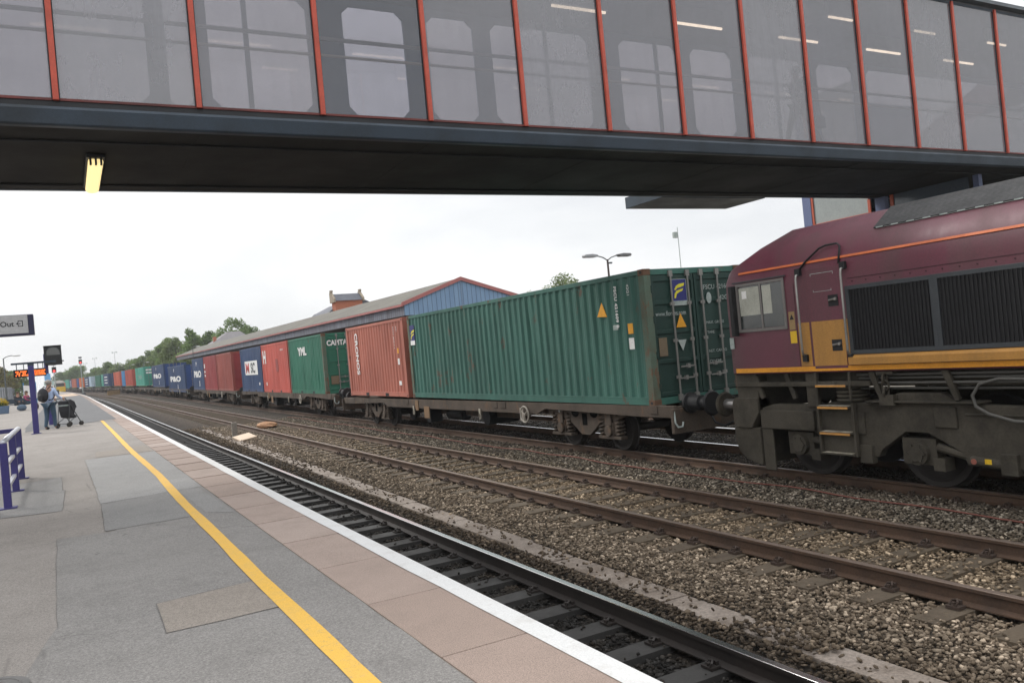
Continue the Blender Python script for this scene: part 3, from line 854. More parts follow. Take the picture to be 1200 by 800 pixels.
    MB().box(s_ * 1.326, s_ * 1.335, -0.06, -0.15, 2.02, 2.20).build('data_plate', fade_m, loco)
# warning triangle on the tan label
MB().prism([(-1.345, 2.40), (-1.425, 2.40), (-1.385, 2.48)], 'x', -1.3293, -1.331).build('label_triangle', black_m, loco)
seam_d = mat('panel_seam', (0.045, 0.014, 0.02), 0.7)
for s_ in (-1, 1):
    for y_ in (-1.465, -9.2, -11.4, -16.0, -19.0): MB().box(s_ * 1.3252, s_ * 1.3268, y_, y_ - 0.012, 1.70, 2.93).build('panel_seam', seam_d, loco)
    MB().box(s_ * 1.3255, s_ * 1.3275, -2.42, -19.2, 2.885, 2.897).build('panel_seam', seam_d, loco)
    rv = MB(); y = -2.5
    while y > -15:
        rv.cyl((s_ * 1.325, y, 2.845), (s_ * 1.331, y, 2.845), 0.011, 6); y -= 0.22
    rv.build('rivet_row', seam_d, loco, fix=False)
# roof mesh panels and exhaust
roofm = NT('roof_grille'); v = roofm.coord('Object')
ck = roofm.new('ShaderNodeTexChecker'); ck.inputs['Scale'].default_value = 22; roofm.link(v, ck.inputs['Vector'])
nz = roofm.noise(roofm.coord('Object', (3, 1, 1)), 2.3, 6, 0.7, 0.5)
c = roofm.mix(roofm.ramp(nz, [(0.4, 0.0), (0.7, 0.8)]), (0.018, 0.018, 0.019), (0.06, 0.06, 0.06))
c = roofm.mix(0.5, c, ck.outputs['Color'], 'MULTIPLY'); roofm.link(c, roofm.b.inputs['Base Color']); roofm.b.inputs['Roughness'].default_value = 0.7
mm = MB()
for s_ in (1, -1):
    mm.prism([(s_ * 1.105, 3.523), (s_ * 0.70, 3.812), (s_ * 0.0, 3.892), (s_ * 0.0, 3.908), (s_ * 0.705, 3.828), (s_ * 1.112, 3.538)], 'y', -2.75, -18.5)
mm.build('roof_grille', roofm.m, loco)
mm = MB(); y = -2.8; comb = []
while y > -9:
    comb += [(y, 3.524), (y, 3.536), (y - 0.10, 3.536), (y - 0.10, 3.524)]; y -= 0.23
mm.prism(comb + [(y, 3.524), (y, 3.520), (-2.8, 3.520)], 'x', -1.128, -1.118)
mm.build('grille_clips', fade_m, loco)
# front end: windscreens, lamps
MB().box(-1.05, -0.1, 0.002, 0.02, 2.35, 2.98).build('windscreen', cabglass_m, loco)
MB().box(0.1, 1.05, 0.002, 0.02, 2.35, 2.98).build('windscreen', cabglass_m, loco)
MB().box(-1.20, 1.20, 0.002, 0.014, 1.66, 2.2).build('warning_panel', yellow_m, loco)
for x in (-0.95, 0.95): MB().cyl((x, 0.015, 1.9), (x, 0.06, 1.9), 0.11, 16).build('headlamp', steel_m, loco)
# underframe, pipes, tank
uf = MB(); uf.box(-1.05, 1.05, -0.2, -21.1, 1.38, 1.60); uf.box(-1.26, 1.26, -0.05, -0.5, 1.02, 1.60)
uf.box(-1.30, -1.02, -0.10, -2.6, 1.40, 1.47); uf.box(1.02, 1.30, -0.1, -2.6, 1.40, 1.47)
uf.box(-1.28, 1.28, -6.9, -13.6, 0.45, 1.45)
for x in (-1.24, 1.24):
    uf.box(x - 0.03, x + 0.03, -1.48, -1.68, 1.10, 1.60)
    for y in (-0.4, -1.05, -2.55, -3.62, -5.2): uf.prism([(y, 1.60), (y - 0.10, 1.60), (y - 0.22, 1.22), (y - 0.16, 1.20)], 'x', x - 0.03, x + 0.03)
uf.build('underframe', under_m, loco, bevel=0.008)
pp = MB()
for z_, x in ((1.55, -1.22), (1.50, -1.18), (1.44, -1.24), (1.36, -1.16)):
    pp.tube([(x, -2.35, z_), (x, -6.8, z_)], 0.018, 6)
pp.tube([(-1.27, -4.75, 1.47), (-1.28, -4.35, 1.48), (-1.29, -4.12, 1.42), (-1.29, -4.02, 1.28), (-1.29, -4.05, 1.15), (-1.29, -4.2, 1.06), (-1.30, -4.5, 0.985), (-1.30, -4.9, 0.975), (-1.30, -5.6, 1.03)], 0.02, 8)
pp.build('air_hose', mat('hose_grey', (0.11, 0.105, 0.095), 0.7), loco, smooth=True)
# bogies
def bogie(yc):
    bg_ = []
    fr_ = MB()
    Y = lambda d: yc + d     # d measured from the leading axle, negative backwards
    side = [(0.72, 0.72), (0.72, 1.05), (0.45, 1.12), (-0.55, 1.12), (-0.62, 1.16), (-1.30, 1.16), (-1.45, 1.20), (-1.75, 1.30), (-2.35, 1.30), (-2.62, 1.16), (-4.65, 1.12), (-4.65, 0.74), (-4.35, 0.74),
            (-4.28, 0.52), (-3.62, 0.52), (-3.58, 0.40), (-2.62, 0.40), (-2.58, 0.55), (-2.12, 0.78), (-1.80, 0.78), (-1.42, 0.52), (-1.36, 0.42), (-0.72, 0.42), (-0.66, 0.50), (-0.28, 0.72)]
    for s_ in (-1, 1):
        fr_.prism([(Y(a), z) for a, z in side], 'x', s_ * 1.06, s_ * 1.20)
        fr_.box(s_ * 1.19, s_ * 1.235, Y(-2.25), Y(-2.55), 0.86, 1.12)
        fr_.box(s_ * 1.195, s_ * 1.22, Y(-2.65), Y(-4.3), 1.02, 1.05)
        fr_.box(s_ * 1.195, s_ * 1.225, Y(-1.05), Y(-1.20), 0.72, 1.02)
        fr_.box(s_ * 1.04, s_ * 1.28, Y(-1.28), Y(-2.9), 1.17, 1.20)
        fr_.box(s_ * 1.06, s_ * 1.26, Y(0.70), Y(-0.35), 0.74, 1.03)
        fr_.box(s_ * 1.195, s_ * 1.235, Y(0.72), Y(0.50), 0.08, 0.74)
    for a in (0.5, -1.0, -2.9, -4.4): fr_.box(-1.07, 1.07, Y(a), Y(a - 0.2), 0.7, 1.0)
    fo = fr_.build('bogie', under_m, loco, bevel=0.012)
    for ax in (0, -1.96, -3.92):
        wh = MB()
        for s_ in (-1, 1):
            wh.lathe([(0.0, s_ * 0.83), (0.18, s_ * 0.83), (0.20, s_ * 0.79), (0.42, s_ * 0.765), (0.46, s_ * 0.815), (0.525, s_ * 0.82), (0.533, s_ * 0.80), (0.533, s_ * 0.70), (0.565, s_ * 0.685), (0.55, s_ * 0.66), (0.0, s_ * 0.66)], (0, Y(ax), 0.533), 'x', 36)
        wh.cyl((-0.9, Y(ax), 0.533), (0.9, Y(ax), 0.533), 0.1, 14)
        wh.build('wheelset', wheel_m, fo, smooth='auto')
        for s_ in (-1, 1):
            ab = MB()
            ab.box(s_ * 0.98, s_ * 1.17, Y(ax + 0.24), Y(ax - 0.24), 0.36, 0.70)
            ab.cyl((s_ * 1.17, Y(ax), 0.515), (s_ * 1.245, Y(ax), 0.515), 0.155, 20)
            ab.cyl((s_ * 1.245, Y(ax), 0.515), (s_ * 1.262, Y(ax), 0.515), 0.115, 6)
            for k in range(6):
                a = k * math.pi / 3
                ab.cyl((s_ * 1.24, Y(ax) + 0.115 * math.cos(a), 0.515 + 0.115 * math.sin(a)), (s_ * 1.27, Y(ax) + 0.115 * math.cos(a), 0.515 + 0.115 * math.sin(a)), 0.017, 6)
            ab.box(s_ * 1.0, s_ * 1.2, Y(ax - 0.2), Y(ax - 0.36), 0.30, 0.46)
            if ax > -3:
                ab.cyl((s_ * 1.15, Y(ax - 0.26), 0.60), (s_ * 1.15, Y(ax - 0.75), 0.49), 0.055, 10)
            ab.build('axle_box', under_m, fo, smooth='auto')
            if ax > -3:
                dmp = MB(); dmp.cyl((s_ * 1.20, Y(ax - 0.72), 0.47), (s_ * 1.20, Y(ax - 1.12), 0.44), 0.062, 12)
                dmp.box(s_ * 1.15, s_ * 1.26, Y(ax - 1.10), Y(ax - 1.30), 0.33, 0.58)
                do = dmp.build('damper', under_m, fo, bevel=0.006)
                MB().cyl((s_ * 1.262, Y(ax - 0.78), 0.47), (s_ * 1.268, Y(ax - 0.78), 0.47), 0.036, 12).build('red_cap', mat('damper_red', (0.30, 0.10, 0.07), 0.6), do)
                MB().box(s_ * 1.261, s_ * 1.267, Y(ax - 0.92), Y(ax - 1.0), 0.45, 0.51).build('yellow_tag', yellow_m, do)
    for d in (-0.95, -3.72):
        for s_ in (-1, 1):
            sp = MB()
            for k in range(4): sp.lathe([(0.16, -0.028), (0.215, -0.02), (0.225, 0.0), (0.215, 0.02), (0.16, 0.028)], (s_ * 1.09, Y(d), 1.20 + k * 0.058), 'z', 20)
            sp.lathe([(0.0, 0), (0.27, 0), (0.27, 0.06), (0.0, 0.06)], (s_ * 1.09, Y(d), 1.415), 'z', 16)
            sp.build('suspension_spring', under_m, fo, smooth='auto')
    # lifting chain and brake rigging
    for s_ in (-1, 1):
        chn = MB()
        for k, z_ in enumerate((1.50, 1.41, 1.32)):
            chn.tube([(s_ * 1.27 + (0.0 if k % 2 else 0.05 * math.cos(a)), Y(-1.62) + (0.05 * math.cos(a) if k % 2 else 0), z_ + 0.065 * math.sin(a)) for a in np.linspace(0, 6.283, 13)[:-1]], 0.016, 6, True)
        chn.box(s_ * 1.20, s_ * 1.29, Y(-1.50), Y(-1.76), 1.56, 1.60); chn.box(s_ * 1.22, s_ * 1.30, Y(-1.52), Y(-1.74), 1.14, 1.28)
        chn.build('safety_chain', under_m, fo)
bogie(-1.2)
bogie(-16.2)
# cab steps
for s_ in (-1, 1):
    st = MB()
    for y in (-1.70, -2.28): st.tube([(s_ * 1.30, y, 1.62), (s_ * 1.31, y, 1.2)], 0.022, 6)
    st.box(s_ * 1.20, s_ * 1.36, -1.72, -2.26, 1.395, 1.42)
    for y in (-1.70, -2.30): st.box(s_ * 1.27, s_ * 1.33, y - 0.02, y + 0.02, 0.42, 1.16)
    for z_ in (1.10, 0.73, 0.43): st.box(s_ * 1.20, s_ * 1.36, -1.72, -2.28, z_, z_ + 0.025)
    st.box(s_ * 1.25, s_ * 1.27, -1.72, -2.28, 0.46, 0.70)
    so = st.build('cab_steps', under_m, loco, bevel=0.004)
    for z_ in (1.395, 1.085, 0.715): MB().box(s_ * 1.361, s_ * 1.366, -1.73, -2.25, z_, z_ + 0.03).build('step_edge', mat('step_orange', (0.55, 0.26, 0.06), 0.6, dirt=(0.2, 0.15, 0.1), scale=6), so)
    for z_ in (1.421, 1.126, 0.756, 0.456): MB().box(s_ * 1.24, s_ * 1.358, -1.74, -2.24, z_, z_ + 0.004).build('step_tread', mat('tread_worn', (0.42, 0.38, 0.30), 0.7, dirt=(0.1, 0.09, 0.07), dirt_amt=0.9, scale=9), so)
# corner sand box, plough, buffers at the cab end
for s_ in (-1, 1):
    MB().prism([(0.06, 0.82), (0.06, 1.12), (0.0, 1.22), (-0.50, 1.22), (-0.50, 0.98), (-0.32, 0.74), (0.0, 0.74)], 'x', s_ * 1.02, s_ * 1.30).build('sand_box', under_m, loco, bevel=0.01)
    pl = MB(); prof = []
    for k in range(9):
        a = math.pi / 2 * k / 8
        prof.append((0.16 - 0.62 * math.sin(a) * 0.55, 0.22 + 0.52 * (1 - math.sin(a)) if False else 0.74 - 0.50 * k / 8))
    out_p = [(0.10, 0.74), (0.10, 0.52), (0.02, 0.34), (-0.14, 0.22), (-0.38, 0.16), (-0.46, 0.16), (-0.46, 0.74)]
    pl.prism(out_p, 'x', s_ * 0.35, s_ * 1.26)
    pl.build('obstacle_deflector', under_m, loco, bevel=0.01)
    bu = MB(); bu.lathe([(0.0, 0.0), (0.17, 0.0), (0.17, 0.05), (0.125, 0.06), (0.125, 0.36), (0.09, 0.365), (0.09, 0.62), (0.19, 0.63), (0.215, 0.66), (0.20, 0.69), (0.0, 0.70)], (s_ * 0.87, 0.02, 1.06), 'y', 24)
    bu.build('buffer', steel_m if False else under_m, loco, smooth='auto')
    MB().lathe([(0.092, 0.37), (0.092, 0.62)], (s_ * 0.87, 0.02, 1.06), 'y', 20).build('buffer_ram', tread_m, loco, smooth='auto')
cp = MB(); cp.box(-0.06, 0.06, 0.05, 0.85, 0.98, 1.06); cp.tube([(0.3, 0.05, 1.0), (0.32, 0.4, 0.62), (0.30, 0.8, 0.7), (0.28, 1.3, 1.0)], 0.025, 6)
cp.build('coupling', black_m, loco)

# ================================================================== WAGONS
WL = 20.2
wag_deck = 0.0876 - RT       # deck height above rail
def make_wagon():
    t = thing('container_wagon', 'x', 'wagon', (0, 0, 0))
    f = MB(); D = wag_deck - 0.004
    for s_ in (-1, 1):
        f.prism([(0.0, D), (WL, D), (WL, D - 0.22), (WL - 1.2, D - 0.22), (WL - 4.6, D - 0.14), (WL - 5.0, D - 0.27), (5.0, D - 0.27), (4.6, D - 0.14), (1.2, D - 0.22), (0, D - 0.22)], 'x', s_ * 1.13, s_ * 1.21)
        f.prism([(5.3, D - 0.24), (WL - 5.3, D - 0.24), (WL - 7.2, D - 0.52), (7.2, D - 0.52)], 'x', s_ * 0.45, s_ * 0.52)
        for y in (0.6, 6.65, 7.1, 12.7, 13.3, 18.9): f.box(s_ * 1.0, s_ * 1.225, y - 0.12, y + 0.12, D - 0.16, D + 0.002)
    for y in (0.0, 4.8, 6.4, 9.4, 12.4, 15.0, WL - 0.12): f.box(-1.13, 1.13, y, y + 0.12, D - 0.26, D - 0.02)
    f.box(-0.2, 0.2, 0.1, WL - 0.1, D - 0.3, D - 0.04)
    f.build('frame', rust_m, t, bevel=0.008)
    for y, d in ((0, -1), (WL, 1)):
        h = MB().box(-1.28, 1.28, y - 0.04 * d, y + 0.04 * d, D - 0.50, D - 0.05)
        hb = h.build('headstock', rust_m, t, bevel=0.01)
        for s_ in (-1, 1):
            bu = MB(); bu.lathe([(0.0, 0.0), (0.19, 0.0), (0.19, 0.05), (0.14, 0.06), (0.14, 0.34), (0.10, 0.35), (0.10, 0.56), (0.20, 0.57), (0.225, 0.60), (0.20, 0.63), (0.0, 0.64)], (0, 0, 0), 'y', 20)
            if d < 0: bu.v = [(a, -b_, c_) for a, b_, c_ in bu.v]
            bu.v = [(a + s_ * 0.87, b_ + y + 0.04 * d, c_ + 1.03) for a, b_, c_ in bu.v]
            bu.build('buffer', black_m, t, smooth='auto')
        hk = MB().box(-0.05, 0.05, y + 0.04 * d, y + 0.34 * d, 0.96, 1.06)
        hk.tube([(-0.45, y + 0.05 * d, 0.85), (-0.46, y + 0.22 * d, 0.62), (-0.42, y + 0.42 * d, 0.56), (-0.38, y + 0.6 * d, 0.64)], 0.022, 6)
        hk.build('coupling', black_m, t)
    for s_ in (-1, 1):
        MB().tube([(s_ * 1.24, -0.02, 0.93), (s_ * 1.26, -0.06, 0.70), (s_ * 1.22, -0.08, 0.62), (s_ * 1.12, -0.08, 0.62), (s_ * 1.08, -0.06, 0.70)], 0.018, 6).build('lamp_bracket', fade_m, t)
    for yb in (3.18, WL - 3.45):
        bf = MB()
        for s_ in (-1, 1):
            o_ = [(-1.52, 0.84), (-1.36, 0.92), (-0.6, 1.00), (0.6, 1.00), (1.36, 0.92), (1.52, 0.84), (1.50, 0.74), (1.24, 0.70), (1.20, 0.36), (1.06, 0.36), (1.04, 0.66), (0.80, 0.66), (0.78, 0.40), (0.66, 0.40), (0.60, 0.60), (0.16, 0.31), (-0.16, 0.31), (-0.60, 0.60), (-0.66, 0.40), (-0.78, 0.40), (-0.80, 0.66), (-1.04, 0.66), (-1.06, 0.36), (-1.20, 0.36), (-1.24, 0.70), (-1.50, 0.74)]
            bf.prism([(yb + a, z) for a, z in o_], 'x', s_ * 0.98, s_ * 1.08)
        bf.box(-0.98, 0.98, yb - 0.18, yb + 0.18, 0.55, 0.90)
        bo_ = bf.build('bogie', rust_m, t, bevel=0.012)
        for s_ in (-1, 1):
            for a in (-0.36, 0.36): MB().prism([(yb + a + 0.15 * math.cos(q), 0.79 + 0.105 * math.sin(q)) for q in np.linspace(0, 6.283, 13)[:-1]], 'x', s_ * 1.079, s_ * 1.083).build('frame_opening_shade', void_m, bo_)  # flat black plates painting the shade of holes in the frame
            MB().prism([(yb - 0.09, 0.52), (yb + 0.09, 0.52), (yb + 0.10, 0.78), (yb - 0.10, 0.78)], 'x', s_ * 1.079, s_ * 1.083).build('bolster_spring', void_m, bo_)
        for ax in (-0.93, 0.93):
            wh = MB()
            for s_ in (-1, 1):
                wh.lathe([(0.0, s_ * 0.82), (0.14, s_ * 0.82), (0.16, s_ * 0.78), (0.34, s_ * 0.765), (0.37, s_ * 0.81), (0.42, s_ * 0.815), (0.425, s_ * 0.80), (0.425, s_ * 0.70), (0.455, s_ * 0.685), (0.44, s_ * 0.66), (0.0, s_ * 0.66)], (0, yb + ax, 0.425), 'x', 28)
            wh.cyl((-0.9, yb + ax, 0.425), (0.9, yb + ax, 0.425), 0.08, 12)
            wh.build('wheelset', wheel_m, bo_, smooth='auto')
            for s_ in (-1, 1):
                ab = MB(); ab.box(s_ * 0.94, s_ * 1.10, yb + ax - 0.14, yb + ax + 0.14, 0.30, 0.62)
                ab.cyl((s_ * 1.10, yb + ax, 0.44), (s_ * 1.16, yb + ax, 0.44), 0.115, 16)
                ab.box(s_ * 0.95, s_ * 1.12, yb + ax - 0.40, yb + ax + 0.40, 0.27, 0.335)
                ab.box(s_ * 1.085, s_ * 1.13, yb + ax - 0.10, yb + ax + 0.10, 0.55, 0.86)
                ab.build('axle_box', rust_m, bo_, bevel=0.01)
                for d in (-0.29, 0.29):
                    cs = MB()
                    pts = []
                    for k in range(49):
                        a = k / 48 * 5.5 * 2 * math.pi
                        pts.append((s_ * 1.03 + 0.085 * math.cos(a), yb + ax + d + 0.085 * math.sin(a), 0.335 + 0.43 * k / 48))
                    cs.tube(pts, 0.022, 5)
                    cs.build('coil_spring', rust_m, bo_, smooth=True, fix=False)
                MB().prism([(yb + ax - 0.075, 0.93), (yb + ax + 0.075, 0.93), (yb + ax + 0.075, 0.895), (yb + ax + 0.025, 0.87), (yb + ax + 0.02, 0.79), (yb + ax - 0.02, 0.79), (yb + ax - 0.025, 0.87), (yb + ax - 0.075, 0.895)], 'x', s_ * 1.131, s_ * 1.14).build('spring_cap', fade_m, bo_)
    for s_ in (-1, 1):
        hw = MB(); y = 5.45
        hw.tube([(s_ * 1.29, y + 0.19 * math.cos(a), 0.72 + 0.19 * math.sin(a)) for a in np.linspace(0, 6.283, 25)[:-1]], 0.020, 8, True)
        for a in (0.5, 2.6, 4.7): hw.tube([(s_ * 1.29, y, 0.72), (s_ * 1.29, y + 0.19 * math.cos(a), 0.72 + 0.19 * math.sin(a))], 0.014, 6)
        hw.cyl((s_ * 1.1, y, 0.72), (s_ * 1.30, y, 0.72), 0.03, 8)
        hw.build('brake_wheel', mat('handwheel_paint', (0.36, 0.33, 0.28), 0.6, dirt=(0.12, 0.1, 0.08), scale=5), t, smooth='auto')
        MB().box(s_ * 1.20, s_ * 1.225, 5.62, 5.80, 0.55, 0.86).build('bracket_plate', mat('bracket_pale', (0.30, 0.27, 0.23), 0.7, dirt=(0.12, 0.09, 0.07)), t)
        pl = MB(); pl.box(s_ * 1.215, s_ * 1.23, 11.5, 11.9, 0.44, 0.80); pl.box(s_ * 1.215, s_ * 1.228, 12.35, 12.6, 0.66, 0.98)
        pl.build('data_panel', mat('panel_ochre', (0.19, 0.115, 0.06), 0.8), t)
        lh = MB()
        for y_ in (8.0, 12.75):
            lh.tube([(s_ * 1.23, y_ + 0.05 * math.cos(a), 0.60 + 0.075 * math.sin(a)) for a in np.linspace(0, 6.283, 13)[:-1]], 0.016, 6, True)
            lh.box(s_ * 1.215, s_ * 1.24, y_ - 0.05, y_ + 0.05, 0.68, 0.80)
        lh.build('tie_ring', mat('tie_ring_pale', (0.34, 0.31, 0.25), 0.7), t)
    MB().cyl((-0.75, 8.6, 0.50), (0.2, 8.6, 0.50), 0.22, 18).build('air_reservoir', black_m, t, smooth='auto')
    MB().cyl((-0.5, 10.4, 0.5), (-0.5, 11.5, 0.5), 0.17, 16).build('brake_cylinder', black_m, t, smooth='auto')
    MB().box(-0.9, -0.5, 12.2, 12.5, 0.25, 0.75).build('valve_box', black_m, t)
    return t
wagon0 = make_wagon()
WY = [11.75, 33.15, 55.1, 79.4, 97.3, 117.0, 139.6, 161.5, 183.5, 205.5, 227.5, 249.5, 271.5, 293.5]
wtxt = ['rusty flat wagon under the sea green and salmon red containers, coupled to the locomotive',
        'rusty flat wagon under the bright green, coral red and white panelled navy containers',
        'rusty flat wagon under the two dark red containers and a blue one with white lettering',
        'low wagon under the sunken blue container standing alone between gaps', 'wagon under the blue container just left of the sunken blue one',
        'wagon under the pale teal container', 'wagon under the brick red container before the pale teal one', 'wagon under the orange red container in the far part of the train']
for i, y in enumerate(WY):
    o = wagon0 if i == 0 else copy_tree(wagon0)
    yy = y
    o.location = (10.845 + xo(yy), yy, RT + zg(yy + 4) - 0.0)
    o.rotation_euler = (math.atan(0.006) if yy > 20 and yy < 130 else 0, 0, -math.atan(dxo(yy + 10)))
    o['label'] = wtxt[i] if i < len(wtxt) else 'distant flat wagon of the container train, out where the line bends'
    o['group'] = 'wagons of the container train'

# ================================================================== CONTAINERS
def cmat(name, col, rust_amt=0.25, dirt_amt=0.35, fade=None):
    return mat('container_' + name, col, 0.6, dirt=fade or tuple(c * 0.55 + 0.02 for c in col), dirt_amt=dirt_amt, scale=0.8, streak=True, fine=0.1, scuff=0.22, rust=(0.10, 0.055, 0.035), rust_amt=rust_amt)
post_m = mat('post_rusty', (0.085, 0.125, 0.092), 0.8, dirt=(0.10, 0.075, 0.05), dirt_amt=0.7, scale=2.2, rust=(0.13, 0.07, 0.04), rust_amt=0.42)
castm = mat('corner_casting', (0.13, 0.07, 0.04), 0.8, dirt=(0.05, 0.03, 0.02), dirt_amt=0.6, scale=4)
bar_m = mat('lock_bar_steel', (0.22, 0.215, 0.20), 0.5, 0.3, dirt=(0.08, 0.07, 0.06), scale=3)
def container(Y0, Ln, cm, label, H=2.591, dz=0.0, frame=None, detail=2, pockets=False, pitch=0.278, door=True, doorm=None, deep=0.036):
    ym = Y0
    t = thing('shipping_container', label, 'container', (10.844 + xo(ym), ym, 0.0876 + zg(ym) + dz), -math.atan(dxo(ym + Ln / 2)), 'shipping containers on the freight train')
    t.rotation_euler[0] = math.atan((zg(ym + Ln) - zg(ym)) / Ln)
    fm = frame or cm
    W2 = 1.219
    n = max(4, round((Ln - 0.30) / pitch)); p = (Ln - 0.30) / n
    for s_, nm in ((-1, 'side_panel'), (1, 'side_panel')):
        m = MB(); prof = []
        for i in range(n):
            y = 0.15 + i * p
            prof += [(W2 - 0.008, y), (W2 - 0.008, y + 0.27 * p), (W2 - 0.008 - deep, y + 0.5 * p), (W2 - 0.008 - deep, y + 0.77 * p)]
        prof.append((W2 - 0.008, Ln - 0.15))
        k = len(prof); zr = (0.15, H * 0.25, H * 0.48, H * 0.7, H - 0.09)
        big = [random.gauss(0, 0.006) for _ in range(k)]
        for r_, z_ in enumerate(zr):
            for i, (a, y) in enumerate(prof):
                d_ = 0.0 if r_ in (0, 4) else min(0.0, random.gauss(-0.003, 0.006)) + big[i // 4 * 4] * 0.5
                m.v.append((s_ * (a + min(d_, 0.004)), y, z_))
            if r_: m.f += [((r_ - 1) * k + i, (r_ - 1) * k + i + 1, r_ * k + i + 1, r_ * k + i) for i in range(k - 1)]
        m.build(nm, cm, t)
    # roof
    m = MB(); prof = []
    for i in range(n):
        y = 0.1 + i * p; prof += [(y, H - 0.012), (y + 0.3 * p, H - 0.012), (y + 0.5 * p, H - 0.03), (y + 0.8 * p, H - 0.03)]
    prof.append((Ln - 0.1, H - 0.012)); k = len(prof)
    m.v += [(-W2 + 0.05, y, z_) for y, z_ in prof] + [(W2 - 0.05, y, z_) for y, z_ in prof]
    m.f += [(i, i + 1, k + i + 1, k + i) for i in range(k - 1)]
    m.build('roof', cm, t)
    # rails
    m = MB()
    for s_ in (-1, 1):
        m.box(s_ * (W2 - 0.06), s_ * (W2 - 0.002), 0.17, Ln - 0.17, H - 0.10, H - 0.008)
        m.box(s_ * (W2 - 0.05), s_ * (W2 - 0.004), 0.17, Ln - 0.17, 0.02, 0.165)
        m.box(s_ * (W2 - 0.06), s_ * (W2 + 0.001), 0.17, Ln - 0.17, 0.150, 0.168)
    for y in (0.02, Ln - 0.10):
        m.box(-W2 + 0.16, W2 - 0.16, y, y + 0.08, H - 0.12, H - 0.01); m.box(-W2 + 0.16, W2 - 0.16, y, y + 0.08, 0.01, 0.14)
    m.build('frame', cm, t, bevel=0.004 if detail > 1 else 0)
    for s_ in (-1, 1):
        for y0, y1 in ((0.0, 0.178), (Ln - 0.178, Ln)):
            po = MB().box(s_ * (W2 - 0.16), s_ * (W2 - 0.001), y0 + 0.003, y1 - 0.003, 0.12, H - 0.12).build('corner_post', fm, t, bevel=0.006 if detail > 1 else 0)
            for z0, z1 in ((0.0, 0.12), (H - 0.12, H)):
                m = MB().box(s_ * (W2 - 0.165), s_ * (W2 + 0.002), y0, y1, z0, z1)
                m.build('corner_casting', castm if frame else cm, po, bevel=0.006 if detail > 1 else 0)
                if detail > 1:
                    hm = MB().prism([((y0 + y1) / 2 + 0.04 * math.cos(a), (z0 + z1) / 2 + 0.03 * math.sin(a)) for a in np.linspace(0, 6.283, 9)[:-1]], 'x', s_ * (W2 + 0.003), s_ * (W2 + 0.0045))
                    hm.build('casting_slot', black_m, po)
    if pockets:
        m = MB()
        for y in (Ln / 2 - 1.03, Ln / 2 + 1.03): m.box(-W2 - 0.001, -W2 + 0.003, y - 0.16, y + 0.16, 0.03, 0.13)
        m.build('fork_pocket', black_m, t)
    # far end
    m = MB(); prof = []
    nn = 9; q = (2 * W2 - 0.32) / nn
    for i in range(nn):
        x = -W2 + 0.16 + i * q; prof += [(x, Ln - 0.03), (x + 0.27 * q, Ln - 0.03), (x + 0.5 * q, Ln - 0.075), (x + 0.77 * q, Ln - 0.075)]
    prof.append((W2 - 0.16, Ln - 0.03)); k = len(prof)
    m.v += [(a, y, 0.14) for a, y in prof] + [(a, y, H - 0.12) for a, y in prof]
    m.f += [(i, i + 1, k + i + 1, k + i) for i in range(k - 1)]
    m.build('end_panel', cm, t)
    if door:
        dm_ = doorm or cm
        for s_ in (-1, 1):
            x0, x1 = s_ * 0.012, s_ * (W2 - 0.165)
            m = MB()
            zs = [0.15, 0.33, 0.40, 0.86, 0.93, 1.39, 1.46, 1.92, 1.99, H - 0.20, H - 0.13]
            # raised rails with shallow pressed panels between
            m.box(x0, x1, 0.045, 0.085, 0.145, H - 0.125)
            for za, zb in ((0.16, 0.24), (0.78, 0.86), (1.34, 1.42), (1.90, 1.98), (H - 0.25, H - 0.14)): m.box(x0 + s_ * 0.03, x1 - s_ * 0.03, 0.022, 0.046, za, zb)
            for xa in (x0, x1 - s_ * 0.06): m.box(xa, xa + s_ * 0.06, 0.020, 0.046, 0.15, H - 0.13)
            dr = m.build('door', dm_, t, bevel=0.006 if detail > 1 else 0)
            for xb in (s_ * 0.17, s_ * 0.585):
                b_ = MB().cyl((xb, -0.005, 0.10), (xb, -0.005, H - 0.08), 0.019, 8)
                for z_ in (0.5, 1.2, 1.9): b_.box(xb - 0.05, xb + 0.05, -0.012, 0.022, z_ - 0.03, z_ + 0.03)
                for z_ in (0.10, H - 0.12): b_.box(xb - 0.045, xb + 0.045, -0.022, 0.03, z_ - 0.05, z_ + 0.07)
                b_.build('locking_bar', bar_m, dr, smooth='auto')
                hz = 0.69 if abs(xb) < 0.4 else 0.47
                sg_ = 1 if abs(xb) < 0.4 else -1
                h_ = MB().box(xb, xb + s_ * sg_ * 0.36, -0.03, -0.018, hz - 0.014, hz + 0.014)
                h_.box(xb + s_ * sg_ * 0.14, xb + s_ * sg_ * 0.20, -0.04, 0.02, hz - 0.035, hz + 0.045)
                h_.build('door_handle', bar_m, dr)
            hg = MB()
            for z_ in (0.35, 0.95, 1.62, 2.2): hg.cyl((s_ * (W2 - 0.165), 0.01, z_ - 0.07), (s_ * (W2 - 0.165), 0.01, z_ + 0.07), 0.025, 8)
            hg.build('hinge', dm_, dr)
    return t
EX, EZ = (0, -1, 0), (0, 0, 1)                  # reading direction on the near side
def stext(t, s, y, z, size, m_=None, sx=1.0, rot=False, align='LEFT', sp=1.0, bold=0.0):
    if rot: return text(s, size, m_ or letter_m, t, (-1.2225, y, z), (0, 0, -1), (0, -1, 0), 'lettering', 0.001, align, sx, sp, bold)
    return text(s, size, m_ or letter_m, t, (-1.2225, y, z), EX, EZ, 'lettering', 0.001, align, sx, sp, bold)
def dtext(t, s, x, z, size, m_=None, align='LEFT', sx=1.0, bold=0.0):
    return text(s, size, m_ or letter_m, t, (x, 0.0165, z), (1, 0, 0), (0, 0, 1), 'lettering', 0.001, align, sx, 1.0, bold)
